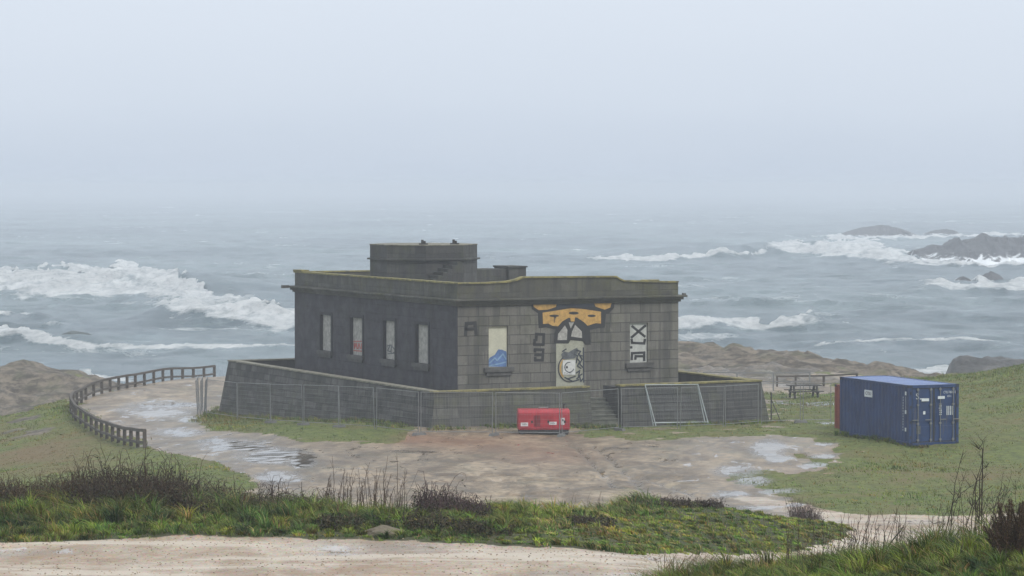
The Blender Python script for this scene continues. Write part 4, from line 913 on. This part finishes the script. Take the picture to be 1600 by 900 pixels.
# --- grass of the bank and the mound
parts = []
x, y = scatter(300000, -13.5, .5, 53, 66, 1); k = vis(x, y); x, y = x[k], y[k]
pxx, _ = proj(x, y, ground(x, y)); h = .175*(.35+1.1*fbm(x*.9, y*.9, 4, 60))*(1+.3*sstep(55.5, 58.5, y))*np.random.default_rng(1).uniform(.5, 1.4, len(x))
h *= np.where(seg_dist(x, y, road) < 4.2, .55, 1.)
h *= 1+.7*sstep(.52, .7, fbm(x*.8, y*.9, 3, 77)); h *= np.where(pxx > 640, .75, 1.)
parts.append(blades(x, y, h, .016, gcol(x, y, 2, .98, .24), 1.0, 4))
x, y = scatter(60000, -12.5, -3.5, 57.5, 62, 5); k = fbm(x*1.3, y*.8, 3, 66) > .52; x, y = x[k], y[k]
parts.append(blades(x, y, .42*np.random.default_rng(6).uniform(.5, 1.3, len(x)), .016, gcol(x, y, 7, .95, .4), 1.1, 8))
veg_ob = veg_obj('bank_grass', parts); tag(veg_ob, 'long wet green grass on the bank along the gravel track', 'grass', kind='stuff')
x, y = scatter(400000, .5, 11, 52.5, 88, 11); k = vis(x, y); x, y = x[k], y[k]
h = .17*(.45+fbm(x*.7, y*.7, 4, 61))*np.random.default_rng(2).uniform(.5, 1.4, len(x)); h *= 1+.8*sstep(.52, .7, fbm(x*.3, y*.4, 3, 78)); h *= np.where(seg_dist(x, y, road) < 3.6, .5, 1.)
tag(veg_obj('mound_grass', [blades(x, y, h, .02, gcol(x, y, 12, 1.3, .40), .9, 14, (-.45, 0))]), 'wind-combed yellow-green grass on the low mound between the track and the yard', 'grass', kind='stuff')
x, y = scatter(240000, 2, 10.5, 34, 46, 21, .3, np.where(GY < 47, 1., G_)); k = vis(x, y) & (x > 2.0+(44-y)*.05); x, y = x[k], y[k]
h = .19*(.4+fbm(x*1.2, y*1.2, 4, 62))*np.random.default_rng(3).uniform(.4, 1.5, len(x))*(1+1.0*sstep(.52, .68, fbm(x*.6, y*.6, 3, 79)))
tag(veg_obj('near_grass', [blades(x, y, h, .011, gcol(x, y, 22, .80, .30), .8, 24)]), 'tangled green and straw grass on the near bank at the lower right', 'grass', kind='stuff')
x, y = scatter(330000, -34, 36, 92, 190, 31, .55); k = vis(x, y, .2) ; x, y = x[k], y[k]
h = .06*(.5+1.2*fbm(x*.35, y*.35, 4, 63))*np.random.default_rng(4).uniform(.5, 1.6, len(x))*(1+1.2*sstep(.55, .7, fbm(x*.12, y*.12, 3, 80)))
h *= np.where(y > 150, 1.7, 1.)
cc = gcol(x, y, 32, 1.1, .25); cc = cc*.6+np.array([.135, .160, .034])*.4; cc = cc*(.55+.9*fbm(x*.5, y*.28, 4, 84))[:, None]; n1 = sstep(.50, .66, fbm(x*.09, y*.14, 4, 83))[:, None]; cc = cc*(1-n1*.5)+np.array([.19, .135, .05])*n1*.5; rdm = look(Red, x, y)[:, None]*.75; cc = cc*(1-rdm)+np.array([.19, .125, .055])*rdm
tag(veg_obj('yard_grass', [blades(x, y, h, .035, cc, .8, 34, (-.3, 0), cell=.8, tv=.25, lf=.8)]), 'short rough turf round the yard and on the slopes', 'grass', kind='stuff')

bx, by = [], []
def foot_line(p, q, n, sp=.12):
    t = rng.random(n); bx.append(p[0]+(q[0]-p[0])*t+rng.normal(0, sp, n)); by.append(p[1]+(q[1]-p[1])*t+rng.normal(0, sp, n))
c00 = P0[:2]; foot_line(c00-vC*.05, c00+uC*2.44-vC*.05, 900); foot_line(c00-uC*.1, c00-uC*.1+vC*6.06, 1800)
tl = lambda x, y: D2+U*x+V*y
for k in range(4): foot_line(tl(tx0-.45, ty0-.42-.25*k), tl(tx1+.4, ty0-.42-.25*k), 3500, .25)
foot_line(tl(tx0-.55, ty0), tl(tx0-.62, ty1), 5000, .3); foot_line(tl(tx0-.9, ty0), tl(tx0-1.4, ty1), 5000, .35)
bx = np.concatenate(bx); by = np.concatenate(by); kk = fbm(bx*.5, by*.5, 3, 88) > .40; bx = bx[kk]; by = by[kk]
tag(veg_obj('verge_weeds', [blades(bx, by, .16*rng.uniform(.4, 1.6, len(bx)), .03, gcol(bx, by, 42, .8, .3), .7, 44)]), 'ragged dark weeds along the foot of the terrace and container', 'weeds', kind='stuff')

# --- brambles
def bramble(name, label, px0, px1, y0, y1, top, nst, nlf, seed, cs=(.045, .030, .018), lc=((.018, .026, .010), (.085, .060, .022)), cat='bramble', arch=.6, r0=.0095, group=None, lsize=.035, spike=.15, leafh=.85):
    r = np.random.default_rng(seed); cx_ = ((px0+px1)/2-800)/F*(y0+y1)/2; cy_ = (y0+y1)/2; loc = (cx_, cy_, float(ground(cx_, cy_)))
    px = r.uniform(px0, px1, nst); yy = r.uniform(y0, y1, nst); x = (px-800)/F*yy; z = ground(x, yy)-.05
    tp = np.interp(px, [t[0] for t in top], [t[1] for t in top]); H_ = H - (tp-290)/F*yy   # height the canopy reaches there
    hh_ = np.clip(H_-z, .12, 3)*(.25+1.25*fbm(x*1.1, yy*.9, 3, seed))*r.uniform(.45, 1.0, nst)*(1+spike*(r.random(nst) < .12)*2)
    K = 9; t = np.linspace(0, 1, K)[None]; a = r.uniform(0, 2*math.pi, nst)[:, None]; reach = (hh_*r.uniform(.2, 1.4, nst)*arch)[:, None]
    up = np.sin(t*math.pi*r.uniform(.45, .85, (nst, 1))); up = up/up.max(1, keepdims=True)
    X = x[:, None]+np.cos(a)*reach*t**1.3; Y = yy[:, None]+np.sin(a)*reach*.6*t**1.3; Z = z[:, None]+hh_[:, None]*up
    X = X+r.normal(0, .018, X.shape)*1.2; Z = Z+r.normal(0, .014, Z.shape)
    PL = np.stack([X, Y, Z], -1); rad = r0*(1-.75*t)*np.ones((nst, 1))
    co, f = tubes(PL, rad); cst = np.array(cs)*r.uniform(.5, 1.7, (nst, 1)); cst = np.repeat(cst, K*3, 0)
    root = empty(name, loc, 0, label=label, cat=cat, group=group)
    so = veg_obj('stem', [(co, f, cst)], None, loc); so.parent = root; so.location = (0, 0, 0); so['kind'] = 'stuff'
    if nlf:
        i = r.integers(0, nst, nlf); j = r.integers(1, K-1, nlf); fr = r.random((nlf, 1)); P = PL[i, j]*(1-fr)+PL[i, j+1]*fr; zg = z[i]; P[:, 2] = zg+(P[:, 2]-zg)*r.uniform(.2, leafh, nlf); P += r.normal(0, .035, P.shape)
        co, f = leaves(P, lsize, seed); m_ = r.random((nlf, 1))**1.5; c_ = np.array(lc[0])*(1-m_)+np.array(lc[1])*m_
        lo = veg_obj('leaves', [(co, f, np.repeat(c_, 4, 0))], None, loc); lo.parent = root; lo.location = (0, 0, 0)
    return root
bramble('bramble_thicket', 'low brown bramble patch at the left edge above the gravel track', -60, 130, 60, 63.5, [(-60,750),(60,756),(100,748),(130,742)], 1300, 20000, 101, (.060, .038, .020), ((.028, .034, .012), (.11, .075, .03)))
bramble('bramble_thicket', 'largest dark bramble thicket with arching bare stems, left of centre', 115, 345, 58.5, 63, [(115,752),(150,736),(200,732),(260,745),(345,766)], 2200, 46000, 102, (.046, .029, .018), spike=.3)
bramble('bramble_thicket', 'lower dark bramble trailing off to the right of the largest thicket', 330, 520, 59.5, 63.5, [(330,764),(400,770),(450,778),(520,782)], 1300, 26000, 103, (.048, .029, .018), spike=.25)
bramble('bramble_thicket', 'reddish bare bramble clump with hooped stems right of the dry stalks', 650, 765, 60.5, 63.5, [(650,768),(680,756),(730,766),(765,782)], 700, 8000, 104, (.060, .034, .034), spike=.2)
bramble('bramble_thicket', 'dark ground-hugging bramble on the bank below the dry stalks', 500, 800, 56.5, 60, [(500,800),(600,806),(700,800),(800,815)], 600, 22000, 105)
bramble('bramble_thicket', 'small brown bramble patch on the left part of the grassy mound', 860, 960, 61, 64, [(860,812),(900,806),(960,818)], 400, 8000, 106, (.05, .03, .026))
bramble('bramble_thicket', 'dark heather patch along the crest of the grassy mound', 960, 1130, 69.5, 72, [(960,784),(1050,776),(1130,780)], 500, 8000, 107, (.06, .04, .035), ((.04, .035, .018), (.08, .06, .035)))
bramble('bare_bush', 'small round leafless bush where the path meets the gravel track', 1238, 1282, 84, 86.5, [(1230,784),(1258,776),(1285,786)], 420, 1500, 108, (.085, .06, .055), cat='bush', arch=.5, r0=.008, spike=.05)
# weeds: dry stalks
def stalks(name, label, items, y, seed, cs, r0=.006, cat='dry stalks', group=None, twigs=3, tl=.25):
    r = np.random.default_rng(seed); b0 = items[0][0]; X0 = Pd(b0[0], b0[1], y); gz_ = float(ground(X0[0], X0[1])); root = empty(name, (X0[0], X0[1], gz_), 0, label=label, cat=cat, group=group); PLs = []; RD = []
    K = 12
    for pts in items:
        dy = r.uniform(-.5, .5); P = np.array([Pd(a, b_, y+dy*(len(items) > 1)) for a, b_ in pts])
        g_ = float(ground(P[0, 0], P[0, 1]))
        if P[0, 2] > g_-.05: P = np.vstack([[P[0, 0]-.02, P[0, 1], g_-.08], P])
        s = np.linspace(0, 1, len(P)); t = np.linspace(0, 1, K); Q = np.stack([np.interp(t, s, P[:, k]) for k in range(3)], 1); Q[1:-1] += r.normal(0, .006, (K-2, 3)); L_ = np.linalg.norm(P[-1]-P[0])
        PLs.append(Q); RD.append(r0*(1.1-.8*t)*(1 if L_ > .5 else .6))
        for _ in range(int(twigs*L_/.5)):
            j = r.integers(K//3, K-1); o_ = Q[j]; dv = np.array([r.choice([-1, 1])*r.uniform(.3, .8), r.uniform(-.4, .4), r.uniform(.5, 1)]); ll = tl*r.uniform(.3, 1)*L_*.5
            PLs.append(o_ + dv*ll*np.linspace(0, 1, K)[:, None]**1.1 + r.normal(0, .003, (K, 3))); RD.append(r0*.45*(1-.6*t))
        if len(items) <= 8:
            co, f = tubes(np.array(PLs), np.array(RD)); so = veg_obj('stalk', [(co, f, np.array(cs))], None, tuple(root.location)); so.parent = root; so.location = (0, 0, 0); PLs = []; RD = []
    if PLs: co, f = tubes(np.array(PLs), np.array(RD)); so = veg_obj('stalk', [(co, f, np.array(cs))], None, tuple(root.location)); so.parent = root; so.location = (0, 0, 0); so['kind'] = 'stuff'
    return root
def conv4(x, y): return 1260+x/4.091, 680+y/4.091
c4 = lambda L_: [conv4(*p) for p in L_]
stalks('dead_stalk', 'left of the two tallest bare dark stalks, just below the blue container', [c4([(870,660),(895,600),(925,480),(940,360),(965,250),(990,160),(1005,90)]), c4([(930,450),(1000,360),(1070,320)])], 42, 201, (.045, .032, .026), .010, 'dead stalk', 'tall dead stalks', 3, .3)
stalks('dead_stalk', 'right and tallest bare dark stalk on the near bank, with a hooked tip', [c4([(990,670),(1010,620),(1060,480),(1072,340),(1105,220),(1130,120),(1135,35)]), c4([(1060,480),(1130,360),(1190,320)]), c4([(1110,220),(1165,200)]), c4([(1085,300),(1140,265)]), c4([(1130,90),(1100,90),(1120,60),(1128,30)])], 42, 202, (.045, .032, .026), .010, 'dead stalk', 'tall dead stalks', 3, .3)
stalks('dead_stalk', 'twiggy brown stalk between the tallest stalk and the gorse bush', [c4([(1070,640),(1110,560),(1150,480),(1165,370)]), c4([(1150,500),(1230,430),(1250,370)]), c4([(1120,560),(1080,480),(1040,430),(1045,360)])], 42, 203, (.05, .038, .03), .008, 'dead stalk', 'tall dead stalks', 6, .45)
stalks('dead_branch', 'thick dark broken branch leaning right out of the near grass', [c4([(390,930),(440,850),(500,750),(550,670),(618,588)]), c4([(500,750),(490,680),(510,640)])], 41, 204, (.03, .024, .02), .022, 'branch', None, 1, .3)
r_ = random.Random(9)
def spray(px0, px1, pyb, h0, h1, n, lean=10):
    out = []
    for _ in range(n):
        x = r_.uniform(px0, px1); h = r_.uniform(h0, h1); l = r_.uniform(-lean, lean)+lean*.4; out.append([(x, pyb+r_.uniform(-4, 6)), (x+l*.3, pyb-h*.5), (x+l, pyb-h)])
    return out
stalks('dry_weeds', 'clump of dry upright weed stalks standing against the muddy yard', spray(505, 640, 792, 18, 62, 70, 8)+[[(603,790),(600,750),(606,712)],[(523,790),(522,750),(519,712)],[(620,790),(621,745),(620,708)],[(574,790),(570,750),(578,722)]], 61.5, 205, (.085, .055, .038), .0115, 'weeds', None, 2, .3)
stalks('dry_weeds', 'thin brown weeds standing over the pale track at the lower right', spray(1320, 1490, 885, 40, 100, 80, 14), 42, 206, (.075, .052, .036), .008, 'weeds', None, 3, .3)
stalks('dry_weeds', 'sparse fine weeds rising from the near grass below the small bare bush', spray(1225, 1340, 900, 40, 105, 36, 12), 42, 207, (.075, .052, .036), .007, 'weeds', None, 3, .3)
stalks('dry_weeds', 'fine weeds between the two tallest stalks and the right edge', spray(1470, 1610, 875, 50, 145, 46, 22), 42.5, 208, (.06, .042, .032), .008, 'weeds', None, 4, .35)
stalks('dry_grass_tuft', 'straw-coloured tuft leaning over the track edge at the bottom centre right', spray(1030, 1110, 905, 15, 48, 90, 22), 42.5, 209, (.17, .125, .06), .007, 'grass tuft', None, 0, .3)
stalks('dry_weeds', 'few thin stalks on the crest between the mound and the yard', spray(880, 1010, 795, 12, 32, 14, 6), 66, 210, (.08, .055, .045), .006, 'weeds', None, 2, .3)
stalks('dry_weeds', 'single twiggy shoots rising from the bramble right of the largest thicket', spray(395, 450, 785, 30, 48, 6, 14), 61.5, 211, (.05, .032, .028), .009, 'weeds', None, 5, .4)
# gorse bush
def gorse():
    r = np.random.default_rng(301); y0 = 37.6; b = Pd(1595, 890, y0); root = empty('gorse_bush', (b[0], b[1], float(ground(b[0], b[1]))), 0, label='dark spiny gorse bush at the right edge of the near bank', cat='bush')
    tips = [(1550,812),(1553,800),(1562,792),(1580,800),(1572,778),(1598,790),(1605,776),(1618,782),(1630,800),(1548,835),(1545,855),(1556,870),(1590,815),(1640,790),(1570,830),(1585,845),(1600,830)]
    PLs, RD, SP = [], [], []
    for n in range(130):
        t = tips[r.integers(len(tips))]; yy = y0+r.uniform(-.5, .5); e = Pd(t[0]+r.normal(0, 7), t[1]+abs(r.normal(0, 8))+6*(n > 17), yy); s_ = Pd(1592+r.normal(0, 14), 900, yy); tt = np.linspace(0, 1, 12)[:, None]; c_ = (s_+e)/2+np.array([-.02, 0, .06]); Q = s_*(1-tt)**2+2*c_*tt*(1-tt)+e*tt**2
        PLs.append(Q); RD.append(.011*(1.1-.6*tt[:, 0])); 
        for j in range(420):
            f_ = r.uniform(.35, 1); k = min(10, int(f_*11)); p = Q[k]*(1-(f_*11-k))+Q[k+1]*(f_*11-k) if k < 11 else Q[11]; SP.append(p)
    co, f = tubes(np.array(PLs), np.array(RD)); o1 = veg_obj('stem', [(co, f, np.array([.035, .026, .018]))], None, tuple(root.location)); o1.parent = root; o1.location = (0, 0, 0)
    SP = np.array(SP); n = len(SP); d = r.normal(size=(n, 3)); d /= np.linalg.norm(d, axis=1, keepdims=True); w = np.cross(d, r.normal(size=(n, 3))); w /= np.linalg.norm(w, axis=1, keepdims=True); L_ = r.uniform(.02, .055, (n, 1))
    co = np.stack([SP-w*.0035, SP+w*.0035, SP+d*L_+w*.001, SP+d*L_-w*.001], 1).reshape(-1, 3); i = np.arange(n)*4; c_ = np.array([.075, .050, .022])*r.uniform(.4, 1.6, (n, 1)); c_ = np.where(r.random((n, 1)) < .25, np.array([.10, .05, .035]), c_)
    o2 = veg_obj('spines', [(co, np.stack([i, i+1, i+2, i+3], 1), np.repeat(c_, 4, 0))], None, tuple(root.location)); o2.parent = root; o2.location = (0, 0, 0)
gorse()
# verge rock
def boulder(p, s, seed, label, mat, name='boulder'):
    import bmesh
    bm = bmesh.new(); bmesh.ops.create_icosphere(bm, subdivisions=4, radius=1)
    for v in bm.verts:
        c_ = v.co; n = float(fbm(c_.x*1.4+seed, c_.y*1.4+c_.z*1.7, 4, seed)); k = .72+.6*n; v.co = Vector((c_.x*s[0]*k, c_.y*s[1]*k, c_.z*s[2]*k))
    me = bpy.data.meshes.new(name); bm.to_mesh(me); bm.free(); me.materials.append(mat); o = bpy.data.objects.new(name, me); col.objects.link(o); o.location = p; return tag(o, label, 'rock')
bl = Pd(600, 842, 56.1); boulder((bl[0], bl[1], float(ground(bl[0], bl[1]))-.01), (.42, .3, .16), 5, 'pale low stone half buried in the grass at the edge of the gravel track', simple('verge_stone', (.15, .125, .085), .9, .4))
# loose stones on the track
r = np.random.default_rng(77); n = 5200; x = r.uniform(-13, 8, n); y = r.uniform(47, 56, n); k = (look(Rd, x, y) > .6); x, y = x[k], y[k]; n = len(x); z = ground(x, y); s_ = r.uniform(.006, .02, n)**1.0
base_ = np.array([[-1,-1,-.3],[1,-1,-.3],[1,1,-.3],[-1,1,-.3],[-.5,-.6,.7],[.6,-.5,.7],[.5,.6,.6],[-.6,.5,.7]]); co = (base_[None]*s_[:, None, None]*r.uniform(.7, 1.3, (n, 8, 1))+np.stack([x, y, z], 1)[:, None]).reshape(-1, 3)
i = (np.arange(n)*8)[:, None, None]; f = (i+np.array([[4,5,6,7],[0,1,5,4],[1,2,6,5],[2,3,7,6],[3,0,4,7]])[None]).reshape(-1, 4); cc = np.array([.26, .19, .13])*r.uniform(.4, 1.8, (n, 1))
tag(veg_obj('track_gravel', [(co, f, np.repeat(cc, 8, 0))]), 'scattered loose gravel on the pale track', 'gravel', kind='stuff')

# ------------------------------------------------------------------ air
hb = MB().box((-9000, -30, -14.5), (9000, 8050, 15.0))
hm = bpy.data.materials.new('sea_haze'); hm.use_nodes = True; nt = hm.node_tree; nt.nodes.clear(); ou = nt.nodes.new('ShaderNodeOutputMaterial'); pv = nt.nodes.new('ShaderNodeVolumePrincipled'); nt.links.new(pv.outputs[0], ou.inputs['Volume'])
pv.inputs['Color'].default_value = (.88, .925, 1.0, 1); pv.inputs['Density'].default_value = .00068; pv.inputs['Anisotropy'].default_value = .0
tag(hb.build('haze', hm), 'sea mist over the bay', 'haze', kind='stuff')

# ------------------------------------------------------------------ light
w = bpy.data.worlds.new('World'); sc.world = w; w.use_nodes = True; nt = w.node_tree; nt.nodes.clear()
SE, SA = R(48), R(140)    # elevation, compass angle of the sun (behind right of the camera)
sky = nt.nodes.new('ShaderNodeTexSky'); sky.sky_type = 'NISHITA'; sky.sun_disc = False; sky.sun_elevation = SE; sky.sun_rotation = SA; sky.air_density = 1.; sky.dust_density = 4.
bg = nt.nodes.new('ShaderNodeBackground'); bg.inputs['Strength'].default_value = .10; wo = nt.nodes.new('ShaderNodeOutputWorld')
tc = nt.nodes.new('ShaderNodeTexCoord'); sp = nt.nodes.new('ShaderNodeSeparateXYZ'); nt.links.new(tc.outputs['Generated'], sp.inputs[0])
ns = nt.nodes.new('ShaderNodeTexNoise'); mp = nt.nodes.new('ShaderNodeMapping'); mp.inputs['Scale'].default_value = (9, 9, 28); nt.links.new(tc.outputs['Generated'], mp.inputs[0]); nt.links.new(mp.outputs[0], ns.inputs['Vector']); ns.inputs['Scale'].default_value = 1.; ns.inputs['Detail'].default_value = 4
ad = nt.nodes.new('ShaderNodeMath'); ad.operation = 'MULTIPLY_ADD'; nt.links.new(ns.outputs[0], ad.inputs[0]); ad.inputs[1].default_value = .022; nt.links.new(sp.outputs[2], ad.inputs[2])
cr = nt.nodes.new('ShaderNodeValToRGB'); nt.links.new(ad.outputs[0], cr.inputs[0]); e = cr.color_ramp.elements
SKY = [(0.0, (.44, .505, .605)), (.012, (.46, .525, .62)), (.04, (.53, .59, .675)), (.085, (.58, .635, .715)), (.4, (.70, .755, .81)), (1., (.76, .81, .85))]
while len(e) < len(SKY): e.new(.5)
for q_, (p_, c_) in zip(e, SKY): q_.position = p_; q_.color = (*c_, 1)
sc10 = nt.nodes.new('ShaderNodeVectorMath'); sc10.operation = 'SCALE'; sc10.inputs[3].default_value = 10.; nt.links.new(cr.outputs[0], sc10.inputs[0])
mx = nt.nodes.new('ShaderNodeMix'); mx.data_type = 'RGBA'; mx.inputs[0].default_value = .93; nt.links.new(sky.outputs[0], mx.inputs[6]); nt.links.new(sc10.outputs[0], mx.inputs[7])
nt.links.new(mx.outputs[2], bg.inputs[0]); nt.links.new(bg.outputs[0], wo.inputs[0])
sd = bpy.data.lights.new('sun', 'SUN'); sd.energy = 1.3; sd.angle = R(14); sd.color = (1, .97, .93); so = bpy.data.objects.new('sun', sd); col.objects.link(so)
dv = Vector((math.sin(SA)*math.cos(SE), math.cos(SA)*math.cos(SE), math.sin(SE))); so.rotation_euler = dv.to_track_quat('Z', 'Y').to_euler()
sc.view_settings.view_transform = 'Standard'; sc.view_settings.look = 'None'; sc.view_settings.exposure = .40; sc.view_settings.gamma = 1
sc.cycles.volume_bounces = 3; sc.cycles.max_bounces = 6
